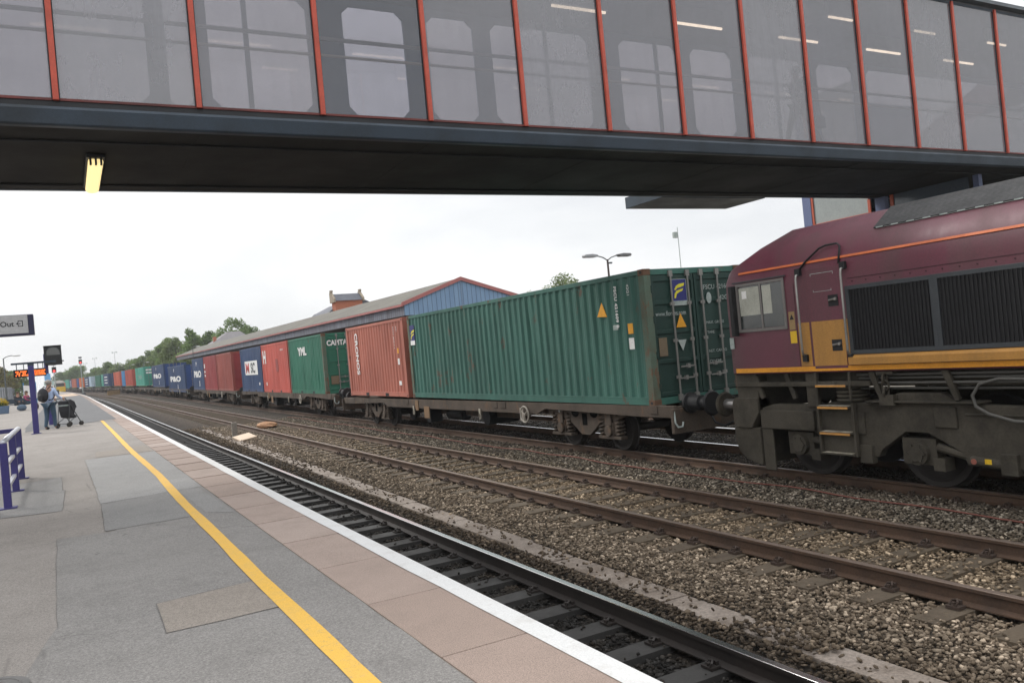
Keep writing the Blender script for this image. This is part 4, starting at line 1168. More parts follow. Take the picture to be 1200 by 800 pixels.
def splate(t, m_, y0, y1, z0, z1, name='label_plate', d=0.0):
    return MB().box(-1.2195 - d, -1.2225 - d, y0, y1, z0, z1).build(name, m_, t)
green = cmat('sea_green', (0.038, 0.122, 0.096), 0.2, 0.4, (0.03, 0.075, 0.06))
shaded_green = cmat('door_green_shaded', (0.009, 0.036, 0.028), 0.15, 0.3)  # same container green, darkened in colour for the bridge's shade on the doors
salmon = cmat('salmon', (0.40, 0.135, 0.095), 0.1, 0.35, (0.29, 0.105, 0.078))
bgreen = cmat('bright_green', (0.022, 0.135, 0.085), 0.05, 0.3)
coral = cmat('coral_red', (0.46, 0.085, 0.062), 0.0, 0.3)
blue = cmat('navy_blue', (0.022, 0.050, 0.125), 0.05, 0.4, (0.05, 0.07, 0.12))
dred = cmat('dark_red', (0.26, 0.035, 0.037), 0.0, 0.4, (0.20, 0.05, 0.045))
bred = cmat('brown_red', (0.27, 0.065, 0.05), 0.0, 0.4, (0.2, 0.06, 0.05))
mblue = cmat('mid_blue', (0.022, 0.062, 0.21), 0.0, 0.3)
teal = cmat('teal', (0.075, 0.33, 0.25), 0.0, 0.3)
lblue = cmat('sky_blue', (0.05, 0.21, 0.42), 0.0, 0.3)
orange = cmat('orange', (0.62, 0.15, 0.03), 0.0, 0.25)
pale = cmat('pale_blue', (0.40, 0.50, 0.58), 0.0, 0.3)
logo_blue = mat('logo_blue', (0.018, 0.022, 0.14), 0.5)
logo_yellow = mat('logo_yellow', (0.62, 0.55, 0.03), 0.5)
tri_m = mat('hazard_orange', (0.72, 0.33, 0.02), 0.55)

def swoosh(parent, place, s):
    """two slanting yellow leaves forming an F"""
    up = [(0.14, 0.50), (0.30, 0.68), (0.52, 0.76), (0.92, 0.80), (0.84, 0.66), (0.60, 0.60), (0.36, 0.56), (0.22, 0.46)]
    lo = [(0.10, 0.08), (0.14, 0.30), (0.30, 0.44), (0.50, 0.48), (0.80, 0.54), (0.72, 0.42), (0.48, 0.36), (0.30, 0.28), (0.20, 0.08)]
    m = MB()
    for pl in (up, lo):
        k = len(m.v); n = len(pl)
        m.v += [place(a * s, b_ * s, 0.0) for a, b_ in pl] + [place(a * s, b_ * s, 0.002) for a, b_ in pl]
        m.f += [tuple(range(k, k + n)), tuple(range(k + n, k + 2 * n))[::-1]] + [(k + i, k + (i + 1) % n, k + n + (i + 1) % n, k + n + i) for i in range(n)]
    return m.build('logo_mark', logo_yellow, parent)

c1 = container(12.28, 12.192, green, 'dark sea green forty foot container with rusty corner posts and lock bars facing the locomotive', frame=post_m, doorm=shaded_green)
# far (left) end logo on the side
lg = splate(c1, logo_blue, 11.62, 11.98, 1.66, 2.28, 'logo')
MB().box(-1.2226, -1.2245, 11.62, 11.98, 1.66, 1.80).build('logo_strip', letter_m, lg)
swoosh(lg, lambda a, b_, d: (-1.2226 - d, 11.98 - a, 1.80 + b_), 0.42)
stext(c1, 'FSCU 421609 0', 0.98, 2.36, 0.115, rot=True, sp=1.12, bold=0.004)
stext(c1, '42G1', 0.56, 2.36, 0.105, rot=True)
MB().prism([(1.62, 1.80), (1.28, 1.78), (1.43, 2.08)], 'x', -1.2195, -1.2235).build('hazard_triangle', tri_m, c1)
splate(c1, tri_m, 0.46, 0.62, 1.40, 1.60); splate(c1, letter_m, 0.46, 0.62, 1.10, 1.32)
splate(c1, fade_m, 0.94, 1.10, 1.50, 1.60)
# faded area with ghost of old lettering
# door end
dl = MB().box(-0.21, -0.55, 0.012, 0.017, 1.86, 2.36).build('logo', logo_blue, c1)
MB().box(-0.21, -0.55, 0.0105, 0.0118, 1.86, 1.95).build('logo_strip', fade_m, dl)
eb = MB()
for (a, b_, c_, d_) in ((-0.20, -0.21, 1.86, 2.36), (-0.55, -0.56, 1.86, 2.36), (-0.56, -0.20, 2.36, 2.37)): eb.box(a, b_, 0.0105, 0.017, c_, d_)
eb.build('logo_border', fade_m, dl)
swoosh(dl, lambda a, b_, d: (-0.55 + a * 0.80, 0.0115 - d, 1.97 + b_ * 0.95), 0.42)
dtext(c1, 'florens', -0.38, 1.88, 0.08, logo_blue, 'CENTER')
dtext(c1, 'www.florens.com', -1.0, 1.68, 0.13, fade_m, sx=0.80)
MB().prism([(-0.53, 1.44), (-0.28, 1.44), (-0.405, 1.71)], 'y', 0.012, 0.0165).build('hazard_triangle', tri_m, c1)
MB().prism([(-0.52, 1.20), (-0.31, 1.20), (-0.415, 0.99)], 'y', 0.012, 0.0165).build('white_triangle', fade_m, c1)
MB().box(-0.985, -0.79, 0.012, 0.0165, 0.92, 1.27).build('data_plate', mat('plate_tan', (0.16, 0.12, 0.075), 0.7), c1)
dtext(c1, 'FSCU 421609', 0.22, 2.14, 0.13, fade_m); dtext(c1, '42G1', 0.62, 1.92, 0.13, fade_m)
MB().prism([(0.35 + 0.065 * math.cos(a), 1.97 + 0.11 * math.sin(a)) for a in np.linspace(0, 6.283, 17)[:-1]], 'y', 0.012, 0.0165).build('white_oval', fade_m, c1)
for z_, s_ in ((1.46, 'MAX. GROSS'), (1.27, 'TARE'), (0.90, 'NET. CARGO'), (0.70, 'CU. CAP.')): dtext(c1, s_, 0.23, z_, 0.08, fade_m)
c2 = container(24.86, 6.058, salmon, 'salmon red twenty foot container with white vertical lettering beside the green forty foot one', pockets=True)
stext(c2, 'CRONOS', 5.02, 2.34, 0.42, rot=True, sx=0.88, bold=0.012)
stext(c2, 'CRXU 283417 6', 0.92, 2.35, 0.10, rot=True, sp=1.1); stext(c2, '22G1', 0.64, 2.35, 0.09, rot=True)
splate(c2, tri_m, 0.54, 0.66, 1.45, 1.62); splate(c2, letter_m, 0.52, 0.68, 1.08, 1.28); splate(c2, letter_m, 0.50, 0.72, 0.40, 0.54)
c3 = container(34.35, 6.058, bgreen, 'bright green twenty foot container with white lettering on its door end', pockets=True, frame=post_m, pitch=0.24, deep=0.02)
stext(c3, 'YML', 4.15, 1.78, 0.50, sx=1.55, bold=0.022)
dtext(c3, 'CAPITAL', -1.02, 2.06, 0.31, sx=0.84, bold=0.012)
MB().box(-0.95, -0.55, 0.012, 0.0165, 0.40, 0.75).build('data_plate', mat('plate_tan', (0.2, 0.2, 0.2), 0.7), c3)
c4 = container(40.62, 6.058, coral, 'coral red twenty foot container with a white letter, between the green and the blue one', pockets=True, pitch=0.2, deep=0.012)
stext(c4, 'H', 5.72, 1.60, 0.92, sx=1.15, bold=0.04); stext(c4, 'HJCU 8103', 1.5, 2.15, 0.13); splate(c4, letter_m, 5.1, 5.3, 0.38, 0.55)
splate(c4, mat('container_red_shade', (0.28, 0.06, 0.05), 0.6), 2.2, 2.7, 1.1, 1.75, 'repair_patch'); 
c5 = container(46.9, 6.058, blue, 'navy blue twenty foot container carrying a white panel with red and black lettering', pockets=True, pitch=0.2, deep=0.012)
pn = splate(c5, letter_m, 1.1, 4.75, 1.0, 1.82, 'logo_panel')
text('M', 0.80, mat('logo_red', (0.50, 0.03, 0.03), 0.5), pn, (-1.2235, 4.55, 1.13), EX, EZ, 'lettering', 0.001, 'LEFT', 1.75, 1.0, 0.03)
text('SC', 0.80, mat('logo_black', (0.02, 0.03, 0.03), 0.5), pn, (-1.2235, 3.0, 1.13), EX, EZ, 'lettering', 0.001, 'LEFT', 1.3, 1.0, 0.03)
splate(c5, letter_m, 0.7, 0.95, 0.40, 0.55)
c6 = container(56.2, 6.058, bred, 'brownish red twenty foot container at the near end of its wagon', pitch=0.24, deep=0.02, doorm=dred)
MB().box(0.2, 0.75, 0.012, 0.0165, 0.65, 1.3).build('door_plate', mat('plate_pale', (0.35, 0.33, 0.3), 0.7), c6)
MB().box(-0.2, 0.5, 0.012, 0.0165, 2.02, 2.12).build('door_stripe', fade_m, c6)
c7 = container(62.5, 6.058, dred, 'crimson red twenty foot container between the brownish red and the blue one', pitch=0.2, deep=0.012)
for z_ in (1.72, 1.35, 1.05): splate(c7, letter_m, 5.3, 5.75, z_, z_ + (0.32 if z_ > 1.6 else 0.16), 'white_mark')
def pando(t, Ln, z0=0.0):
    stext(t, 'P', Ln * 0.62, 2.0 + z0, 0.42, sx=1.6, bold=0.03)
    stext(t, 'P&O', Ln * 0.86, 1.06 + z0, 0.70, sx=Ln * 0.72 / 1.55, bold=0.035)
    stext(t, 'J', Ln * 0.42, 0.42 + z0, 0.42, sx=2.0, bold=0.04)
c8 = container(68.8, 6.3, blue, 'navy blue twenty foot container with white lettering, last on the wagon of red ones', pitch=0.2, deep=0.012); pando(c8, 6.3)
c9 = container(80.7, 13.6, blue, 'navy blue container with white lettering and a bright blue end, sunk low in its wagon', dz=-0.30, pitch=0.24, deep=0.02, doorm=mblue); pando(c9, 13.6)
c10 = container(98.5, 13.3, blue, 'navy blue container with white lettering, half hidden behind the sunken blue one', dz=0.16, pitch=0.24, deep=0.02, doorm=mblue); pando(c10, 13.3)
MB().box(-0.8, 0.6, 0.012, 0.0165, 2.0, 2.2).build('door_stripe', fade_m, c10)
c11 = container(123.0, 12.192, teal, 'pale teal forty foot container with white lettering on its ribbed end', dz=0.3, detail=1, doorm=cmat('teal_door', (0.045, 0.27, 0.20), 0))
stext(c11, 'CHINA', 8.4, 0.95, 0.9, fade_m, sx=2.0)
for z_ in (2.05, 1.65): MB().box(-0.9, 0.2 + (0.3 if z_ > 2 else 0), 0.012, 0.0165, z_, z_ + 0.2).build('door_lettering', letter_m, c11)
c12 = container(140.5, 12.192, cmat('brick_red', (0.40, 0.075, 0.05), 0), 'brick red forty foot container beyond the pale teal one', dz=0.3, detail=1)
c13 = container(153.4, 6.058, lblue, 'sky blue twenty foot container behind the brick red one', dz=0.3, detail=1)
c14 = container(163.4, 12.192, cmat('red_orange', (0.50, 0.11, 0.06), 0), 'orange red forty foot container beyond the sky blue one', dz=0.35, detail=1)
far = [(186.5, 12.192, blue, 'distant navy blue container with white stripes, beyond the orange red one'), (199, 4.8, teal, 'distant small teal container beside the navy one'), (207, 12.192, bgreen, 'distant mid green container where the line starts to bend'),
       (229, 6.058, pale, 'distant pale blue container between the green and the navy ones'), (235.5, 12.192, blue, 'distant navy container beside the pale blue one'), (250.6, 12.192, orange, 'distant vivid orange container seen near the signal'),
       (264, 6.058, mblue, 'distant mid blue container left of the vivid orange one'), (272.6, 12.192, cmat('dull_red', (0.42, 0.10, 0.05), 0), 'distant dull red container directly behind the signal'), (285.2, 6.058, blue, 'distant navy container just left of the signal'),
       (294.6, 12.192, teal, 'farthest teal container at the tail of the visible train')]
for y, l_, m_, lb in far:
    t = container(y, l_, m_, lb, dz=0.35, detail=1)
    if m_ is blue:
        for k in range(3): splate(t, letter_m, l_ * 0.25, l_ * 0.8, 0.6 + k * 0.6, 0.8 + k * 0.6, 'white_stripe')
# ================================================================== FOOTBRIDGE
bridge = thing('footbridge', 'enclosed glazed footbridge with red mullions crossing above the platform and tracks', 'footbridge', (10, 13.9, 4.83))
def wb(m, name, mt, root, **k):
    l_ = root.location
    m.v = [(x - l_[0], y - l_[1], z - l_[2]) for x, y, z in m.v]
    return m.build(name, mt, root, **k)
BX0, BX1 = -12.0, 32.0
YF, YB, ZS, ZG, ZT = 11.895, 15.82, 4.83, 5.175, 8.83
red_m = mat('red_mullion', (0.52, 0.085, 0.05), 0.5, dirt=(0.30, 0.07, 0.05), dirt_amt=0.5, scale=2)
fasc_m = mat('bridge_fascia', (0.036, 0.053, 0.074), 0.5, dirt=(0.025, 0.03, 0.035), dirt_amt=0.7, scale=1.1, coord='World')
dark_m = mat('bridge_dark_trim', (0.02, 0.021, 0.024), 0.6, dirt_amt=0.4)
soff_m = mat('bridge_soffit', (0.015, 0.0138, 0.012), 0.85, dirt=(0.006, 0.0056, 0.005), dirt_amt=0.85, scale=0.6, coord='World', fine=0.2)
slate_m = mat('bridge_frame_slate', (0.125, 0.165, 0.25), 0.6, dirt_amt=0.3)
ceil_m = mat('bridge_ceiling', (0.15, 0.155, 0.17), 0.7)
m = MB()
m.prism([(YF, ZS), (YF - 0.03, ZS + 0.02), (YF - 0.07, ZS + 0.20), (YF - 0.05, ZS + 0.24), (YF + 0.1, ZS + 0.24), (YF + 0.1, ZS)], 'x', BX0, BX1)
m.prism([(YB, ZS), (YB + 0.07, ZS + 0.02), (YB + 0.07, ZS + 0.24), (YB - 0.1, ZS + 0.24), (YB - 0.1, ZS)], 'x', BX0, BX1)
wb(m, 'floor_beam', fasc_m, bridge, bevel=0.006)
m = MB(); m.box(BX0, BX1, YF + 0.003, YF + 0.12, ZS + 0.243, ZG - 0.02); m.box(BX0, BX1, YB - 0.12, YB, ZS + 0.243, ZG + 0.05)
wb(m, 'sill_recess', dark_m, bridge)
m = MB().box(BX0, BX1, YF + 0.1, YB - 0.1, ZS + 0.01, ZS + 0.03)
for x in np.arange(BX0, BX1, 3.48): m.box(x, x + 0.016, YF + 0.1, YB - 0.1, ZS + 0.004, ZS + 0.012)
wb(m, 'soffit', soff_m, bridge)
for y_, r_ in ((12.6, 0.018), (15.3, 0.024)): wb(MB().cyl((BX0, y_, ZS - 0.01), (BX1, y_, ZS - 0.01), r_, 8), 'conduit', dark_m, bridge, smooth='auto')

wb(MB().box(BX0, BX1, YF + 0.13, YB - 0.13, 5.10, 5.19), 'deck', mat('bridge_floor', (0.16, 0.16, 0.16), 0.7), bridge)
m = MB(); m.box(BX0, BX1, YF - 0.16, YB + 0.16, ZT, ZT + 0.09); m.prism([(YF - 0.10, ZT + 0.09), (YB + 0.10, ZT + 0.09), ((YF + YB) / 2, ZT + 0.5)], 'x', BX0, BX1)
wb(m, 'roof', mat('bridge_roof', (0.11, 0.125, 0.14), 0.5), bridge)
m = MB().box(BX0, BX1, YF + 0.02, YB - 0.02, ZT - 0.06, ZT - 0.003)
wb(m, 'ceiling', ceil_m, bridge)
wb(MB().box(BX0, BX1, YF - 0.01, YF + 0.05, ZT - 0.11, ZT - 0.062), 'head_rail', fasc_m, bridge)
m = MB().box(BX0, BX1, YF - 0.012, YF + 0.03, ZG - 0.018, ZG + 0.014)
wb(m, 'glazing_sill', mat('red_sill', (0.16, 0.035, 0.03), 0.6, dirt=(0.05, 0.03, 0.03), dirt_amt=0.8, scale=1.5, coord='World'), bridge)
glz = glass_mat('bridge_glazing', (0.69, 0.675, 0.70), 0.09, 0.22, 0.04, (0.37, 0.372, 0.41))
GLH = glass_mat('bridge_glazing_hazy', (0.62, 0.61, 0.63), 0.12, 0.34, 0.08, (0.39, 0.39, 0.42))
X0, SP = 0.1756, 1.741
i0 = -6
for i in range(i0, 18):
    x = X0 + i * SP
    if i == i0:
        mu = wb(MB().box(x - 0.036, x + 0.036, YF - 0.055, YF + 0.02, ZG - 0.02, ZT - 0.06), 'mullion', red_m, bridge, bevel=0.008)
        pa = wb(MB().box(x + 0.038, x + SP - 0.038, YF + 0.003, YF + 0.009, ZG + 0.014, ZT - 0.11), 'window_pane', glz, bridge)
        gk = wb(MB().box(x - 0.05, x + 0.05, YF - 0.012, YF + 0.018, ZG - 0.02, ZT - 0.112), 'mullion_gasket', dark_m, bridge)
    else:
        for o in (mu, pa, gk):
            c = o.copy(); COL.objects.link(c); c.parent = bridge; c.location = ((i - i0) * SP, 0, 0)
            if o is pa and i == 2:                       # one newer, cleaner pane
                c.data = o.data.copy(); c.data.materials[0] = glass_mat('bridge_glazing_clean', (0.74, 0.74, 0.78), 0.05, 0.05, 0.02, (0.3, 0.32, 0.38)); c['label'] = 'cleaner clear pane'
            if o is pa and i in (0, 4, 7, 10):           # hazier, more weathered panes
                c.data = o.data.copy(); c.data.materials[0] = GLH
# far wall: slate steel frame with chamfered window openings
ops = [(-8.6, -5.9, -7.2), (-5.3, -2.2, -3.8), (-1.8, 1.73, 0.2), (2.06, 2.46, None), (2.80, 4.68, 3.5), (5.42, 6.72, None), (7.26, 8.34, None), (8.78, 11.36, 10.2), (12.27, 14.05, 13.4), (14.5, 15.9, None), (16.5, 18.6, 17.5), (19.1, 20.6, None), (21.2, 31.8, None)]
WZ0, WZ1 = 6.42, 8.62
def oct_(x0, x1, z0, z1, c): return [(x0 + c, z0), (x1 - c, z0), (x1, z0 + c), (x1, z1 - c), (x1 - c, z1), (x0 + c, z1), (x0, z1 - c), (x0, z0 + c)]
m = MB()
m.box(BX0, BX1, YB - 0.05, YB, 5.2, WZ0); m.box(BX0, BX1, YB - 0.05, YB, WZ1, ZT - 0.06)
px = BX0
gl2 = glass_mat('bridge_far_glazing', (0.78, 0.765, 0.775), 0.06, 0.16, 0.02, (0.5, 0.5, 0.5))
fp = MB(); trn = MB()
for a, b_, mm_ in ops:
    if a > px: m.box(px, a, YB - 0.05, YB, WZ0, WZ1)
    px = b_
    c = min(0.16, (b_ - a) * 0.2)
    for (cx, sx_) in ((a, 1), (b_, -1)):
        for (cz, sz_) in ((WZ0, 1), (WZ1, -1)):
            m.prism([(cx, cz), (cx + sx_ * c, cz), (cx, cz + sz_ * c)], 'y', YB - 0.05, YB)
    if mm_: m.box(mm_ - 0.045, mm_ + 0.045, YB - 0.06, YB - 0.01, WZ0, WZ1)
m.box(px, BX1, YB - 0.05, YB, WZ0, WZ1)
fw = wb(m, 'far_wall', slate_m, bridge)
for a, b_, mm_ in ops:
    wb(MB().box(a, b_, YB + 0.002, YB + 0.008, WZ0, WZ1), 'far_window_pane', gl2, bridge)
wb(MB().box(BX0, BX1, YB - 0.10, YB - 0.055, 7.86, 7.93), 'transom', mat('transom_grey', (0.33, 0.33, 0.35), 0.5), bridge)
m = MB()
for y_ in (YF + 0.22, YB - 0.2): m.cyl((BX0, y_, 6.15), (BX1, y_, 6.15), 0.025, 8)
wb(m, 'handrail', mat('handrail_tan', (0.36, 0.30, 0.22), 0.5), bridge)
# landing that joins the bridge to the stair tower
m = MB().prism([(13.28, 17.4), (16.80, 17.4), (16.80, YB + 0.08), (13.28, YB + 0.08)], 'z', ZS + 0.0, ZS + 0.30)
wb(m, 'landing', fasc_m, bridge, bevel=0.01)
for k, (x, nm) in enumerate(((0.6, 'first from the left end of the bridge'), (3.75, 'third from the left end'), (6.9, 'near the clear double window'), (10.0, 'above the tall grey window'), (13.3, 'just left of the walking figure'), (16.5, 'right of the walking figure'), (19.7, 'second from the right end'), (22.95, 'nearest the dark stair slope'))):
    t = thing('strip_light', 'x', 'strip light', (x, 14.05, 8.38), 0, 'strip lights along the bridge ceiling')
    t['label'] = 'pale yellow fluorescent tube fixed under the footbridge ceiling'
    MB().box(-0.70, 0.70, -0.06, 0.06, 0.03, 0.42).build('housing', ceil_m, t)
    MB().cyl((-0.67, 0, 0), (0.67, 0, 0), 0.03, 10).build('tube', emit('tube_glow_%d' % k, (1.0, 0.84, 0.60), 2.2), t)
for k, x in enumerate((4.9, 8.2, 11.5, 16.45, 19.55, 22.6)):
    t = thing('strip_light', 'pale yellow fluorescent tube fixed under the footbridge ceiling', 'strip light', (x, 12.75, 8.38), 0, 'strip lights along the bridge ceiling')
    MB().box(-0.45, 0.45, -0.06, 0.06, 0.03, 0.42).build('housing', ceil_m, t)
    MB().cyl((-0.40, 0, 0), (0.40, 0, 0), 0.028, 10).build('tube', emit('tube_glow_b%d' % k, (1.0, 0.84, 0.60), 1.8), t)
# bulkhead lamp under the soffit
t = thing('bulkhead_lamp', 'lit yellow fluorescent lamp with rounded cover under the bridge soffit', 'lamp', (0.64, 14.3, ZS))
MB().box(-0.125, 0.125, -1.05, 1.08, -0.05, 0.0).build('housing', dark_m, t, bevel=0.01)
pts = [(0.10 * math.cos(a), 0.94 + 0.16 * math.sin(a)) for a in np.linspace(0, math.pi, 12)] + [(-0.10, -0.98), (0.10, -0.98)]
m = MB().prism(pts, 'z', -0.13, -0.05)
m.build('diffuser', emit('diffuser_glow', (1.0, 0.80, 0.38), 0.72), t, bevel=0.03)
m = MB()
for x in (-0.07, 0, 0.07): m.box(x - 0.014, x + 0.014, -1.03, -0.93, -0.142, -0.05)
m.build('end_clip', dark_m, t)
# stair tower beyond the bridge
tower = thing('stair_tower', 'glazed stair tower with blue posts and orange window frames behind the locomotive roof', 'stair tower', (24, 17, 0))
tz = lambda y: 4.6
blue_post = mat('tower_blue_post', (0.13, 0.16, 0.28), 0.5)
of_m = mat('tower_orange_frame', (0.50, 0.11, 0.06), 0.5)
for a_, b_, c_ in ((17.98, 18.3, 8.6), (15.35, 15.68, 4.80), (12.6, 12.75, 4.80)): wb(MB().box(20.94, 21.1, a_, b_, 0, c_), 'corner_post', blue_post, tower)
m = MB(); m.box(20.97, 21.06, 15.85, 18.0, 0, 4.38); m.box(20.97, 21.06, 12.75, 15.35, 0, 4.30); m.box(26.9, 27, 12.6, 18.3, 0, 4.8); m.box(21.06, 27, 18.2, 18.3, 0, 8.6)
wb(m, 'wall_panel', slate_m, tower)
m = MB(); m.box(20.955, 21.0, 15.85, 15.94, 4.44, 4.82); m.box(20.955, 21.0, 15.85, 17.98, 4.38, 4.44); m.box(20.955, 21.0, 17.90, 17.98, 4.44, 8.4); m.box(20.955, 21.0, 12.9, 15.2, 4.30, 4.38); m.box(20.955, 21.0, 15.1, 15.2, 4.38, 4.8)
wb(m, 'window_frame', of_m, tower)
wb(MB().box(20.99, 20.998, 15.94, 17.9, 4.44, 8.4), 'window_pane', mat('tower_pane', (0.33, 0.355, 0.34), 0.15, spec=0.7, dirt_amt=0.3), tower)
wb(MB().box(20.99, 20.998, 12.9, 15.1, 4.38, 4.8), 'window_pane', mat('tower_pane_dark', (0.10, 0.12, 0.15), 0.15, spec=0.7), tower)
m = MB(); m.prism([(23.4, 5.55), (26.4, 7.2), (30.16, 9.25), (33, 10.8), (33, 10.1), (30.1, 8.65), (26.7, 6.75), (24.7, 5.55)], 'y', 16.2, 18.4)
wb(m, 'sloping_roof', mat('stair_roof_red', (0.075, 0.02, 0.024), 0.6), tower)
m = MB(); m.prism([(24.7, 5.55), (26.7, 6.75), (30.1, 8.65), (33, 10.1), (33, 4.9), (23.6, 4.9), (23.6, 5.55)], 'y', 16.3, 18.3)
wb(m, 'stair_wall', mat('stair_wall_dark', (0.04, 0.042, 0.045), 0.6), tower)

# ================================================================== PEOPLE
def skin(name, pts, edges, rad, m_, parent, sub=1):
    me = bpy.data.meshes.new(name); me.from_pydata(pts, edges, [])
    o = bpy.data.objects.new(name, me); COL.objects.link(o)
    sk = o.modifiers.new('skin', 'SKIN'); sk.use_smooth_shade = True
    for v_, r_ in zip(me.skin_vertices[0].data, rad): v_.radius = r_ if isinstance(r_, tuple) else (r_, r_)
    me.skin_vertices[0].data[0].use_root = True
    if sub: sb = o.modifiers.new('sub', 'SUBSURF'); sb.levels = sub; sb.render_levels = sub
    dg = bpy.context.evaluated_depsgraph_get()
    nm = bpy.data.meshes.new_from_object(o.evaluated_get(dg))
    bpy.data.objects.remove(o)
    nm.materials.clear(); nm.materials.append(m_)
    for p in nm.polygons: p.use_smooth = True
    n = bpy.data.objects.new(name, nm); COL.objects.link(n); n.parent = parent
    return n
skin_m = mat('skin', (0.42, 0.24, 0.17), 0.6)
def person(label, loc, rz, J, shirt, trousers, hair, shoes, hairlong=False, scale=1.0, group=None, silhouette=False):
    """J: joint dictionary in local metres, x right, y forward, z up"""
    t = thing('person', label, 'person', loc, rz, group)
    t.scale = (scale,) * 3
    N = list(J); ix = {k: i for i, k in enumerate(N)}; pts = [J[k] for k in N]
    E = [('pelvis', 'belly'), ('belly', 'chest'), ('chest', 'neck'), ('neck', 'head'), ('head', 'crown')]
    for s_ in 'LR':
        E += [('pelvis', 'hip' + s_), ('hip' + s_, 'knee' + s_), ('knee' + s_, 'ankle' + s_), ('ankle' + s_, 'toe' + s_), ('chest', 'sho' + s_), ('sho' + s_, 'elb' + s_), ('elb' + s_, 'wri' + s_), ('wri' + s_, 'hand' + s_)]
    RD = dict(pelvis=(0.15, 0.11), belly=(0.14, 0.10), chest=(0.165, 0.115), neck=0.055, head=(0.085, 0.10), crown=(0.06, 0.07), hip=0.095, knee=0.062, ankle=0.045, toe=0.04, sho=0.07, elb=0.047, wri=0.034, hand=0.036)
    g_ = lambda k: RD.get(k) or RD[k[:-1]]
    body_ = skin('body', pts, [(ix[a], ix[b_]) for a, b_ in E], [(g_(k) if k in ('head', 'crown', 'neck', 'handL', 'handR') else tuple(q * 0.78 for q in g_(k)) if isinstance(g_(k), tuple) else g_(k) * 0.78) for k in N], skin_m, t)
    def cloth(name, keys, edges, grow, m_):
        q = {k: i for i, k in enumerate(keys)}
        rr = []
        for k in keys:
            r_ = g_(k); rr.append(tuple(a * grow for a in r_) if isinstance(r_, tuple) else r_ * grow)
        return skin(name, [J[k] for k in keys], [(q[a], q[b_]) for a, b_ in edges], rr, m_, t)
    cloth('jacket', ['pelvis', 'belly', 'chest', 'shoL', 'elbL', 'wriL', 'shoR', 'elbR', 'wriR', 'hipL', 'hipR'], [('pelvis', 'hipL'), ('pelvis', 'hipR'), ('pelvis', 'belly'), ('belly', 'chest'), ('chest', 'shoL'), ('shoL', 'elbL'), ('elbL', 'wriL'), ('chest', 'shoR'), ('shoR', 'elbR'), ('elbR', 'wriR')], 1.17, shirt)
    cloth('trousers', ['pelvis', 'hipL', 'kneeL', 'ankleL', 'hipR', 'kneeR', 'ankleR'], [('pelvis', 'hipL'), ('hipL', 'kneeL'), ('kneeL', 'ankleL'), ('pelvis', 'hipR'), ('hipR', 'kneeR'), ('kneeR', 'ankleR')], 1.25, trousers)
    for s_ in 'LR':
        cloth('shoe', ['ankle' + s_, 'toe' + s_], [('ankle' + s_, 'toe' + s_)], 1.3, shoes)
    h = Vector(J['head']); c = Vector(J['crown'])
    hm_ = MB().ell(tuple(h * 0.35 + c * 0.65 + Vector((0, -0.025, 0.005))), (0.098, 0.115, 0.10), 14, 10)
    if hairlong: hm_.ell(tuple(h + Vector((0, -0.07, -0.06))), (0.095, 0.06, 0.15), 12, 8)
    hm_.build('hair', hair, t, smooth=True)
    fm_ = MB()
    f0 = h + Vector((0, 0.098, 0.035))
    for sx_ in (-0.035, 0.035): fm_.ell((f0[0] + sx_, f0[1] - 0.004, f0[2] + 0.015), (0.012, 0.008, 0.008), 8, 6)
    fm_.build('eyes', black_m, t)
    nf = MB(); nf.prism([(f0[1] - 0.015, f0[2] + 0.01), (f0[1] + 0.022, f0[2] - 0.035), (f0[1] - 0.015, f0[2] - 0.04)], 'x', f0[0] - 0.012, f0[0] + 0.012)
    for sx_ in (-0.095, 0.095): nf.ell((h[0] + sx_, h[1], h[2] + 0.02), (0.012, 0.025, 0.035), 8, 6)
    nf.build('nose_and_ears', skin_m, t)
    # fingers: four and a thumb on each hand
    for s_ in 'LR':
        w_ = Vector(J['wri' + s_]); hd = Vector(J['hand' + s_]); d = (hd - w_).normalized(); sd_ = d.cross(Vector((1, 0, 0)) if abs(d.x) < 0.8 else Vector((0, 0, 1))).normalized()
        fg = MB()
        for k, ln in enumerate((0.062, 0.075, 0.07, 0.052)):
            b0 = hd + sd_ * (k - 1.5) * 0.021
            cv = Vector((0, 0, -1)) * 0.02
            fg.tube([b0, b0 + d * ln * 0.5 + cv * 0.3, b0 + d * ln + cv], [0.010, 0.009, 0.007], 6)
        fg.tube([w_ * 0.4 + hd * 0.6 - sd_ * 0.03, hd - sd_ * 0.055 + d * 0.01, hd - sd_ * 0.05 + d * 0.045], [0.012, 0.010, 0.008], 6)
        fg.build('fingers', skin_m, body_, smooth=True)
    return t
def stand(stride=0.0, arms='down', lean=0.0):
    J = dict(pelvis=(0, 0, 0.95), belly=(0, 0.01 + lean * 0.3, 1.10), chest=(0, lean * 0.7, 1.34), neck=(0, lean, 1.49), head=(0, lean + 0.02, 1.60), crown=(0, lean + 0.015, 1.69))
    for s_, q in (('L', -1), ('R', 1)):
        st = stride * q
        J['hip' + s_] = (q * 0.10, st * 0.10, 0.87); J['knee' + s_] = (q * 0.105, st * 0.45 + 0.03, 0.48); J['ankle' + s_] = (q * 0.11, st * 0.85 - 0.02, 0.075); J['toe' + s_] = (q * 0.12, st * 0.85 + 0.15, 0.04)
        J['sho' + s_] = (q * 0.19, lean * 0.9, 1.40)
        if arms == 'push': J['elb' + s_] = (q * 0.24, lean + 0.12, 1.14); J['wri' + s_] = (q * 0.20, lean + 0.36, 1.06); J['hand' + s_] = (q * 0.19, lean + 0.43, 1.04)
        else: J['elb' + s_] = (q * 0.25, -st * 0.25, 1.12); J['wri' + s_] = (q * 0.26, -st * 0.5 + 0.05, 0.88); J['hand' + s_] = (q * 0.26, -st * 0.5 + 0.07, 0.80)
    return J
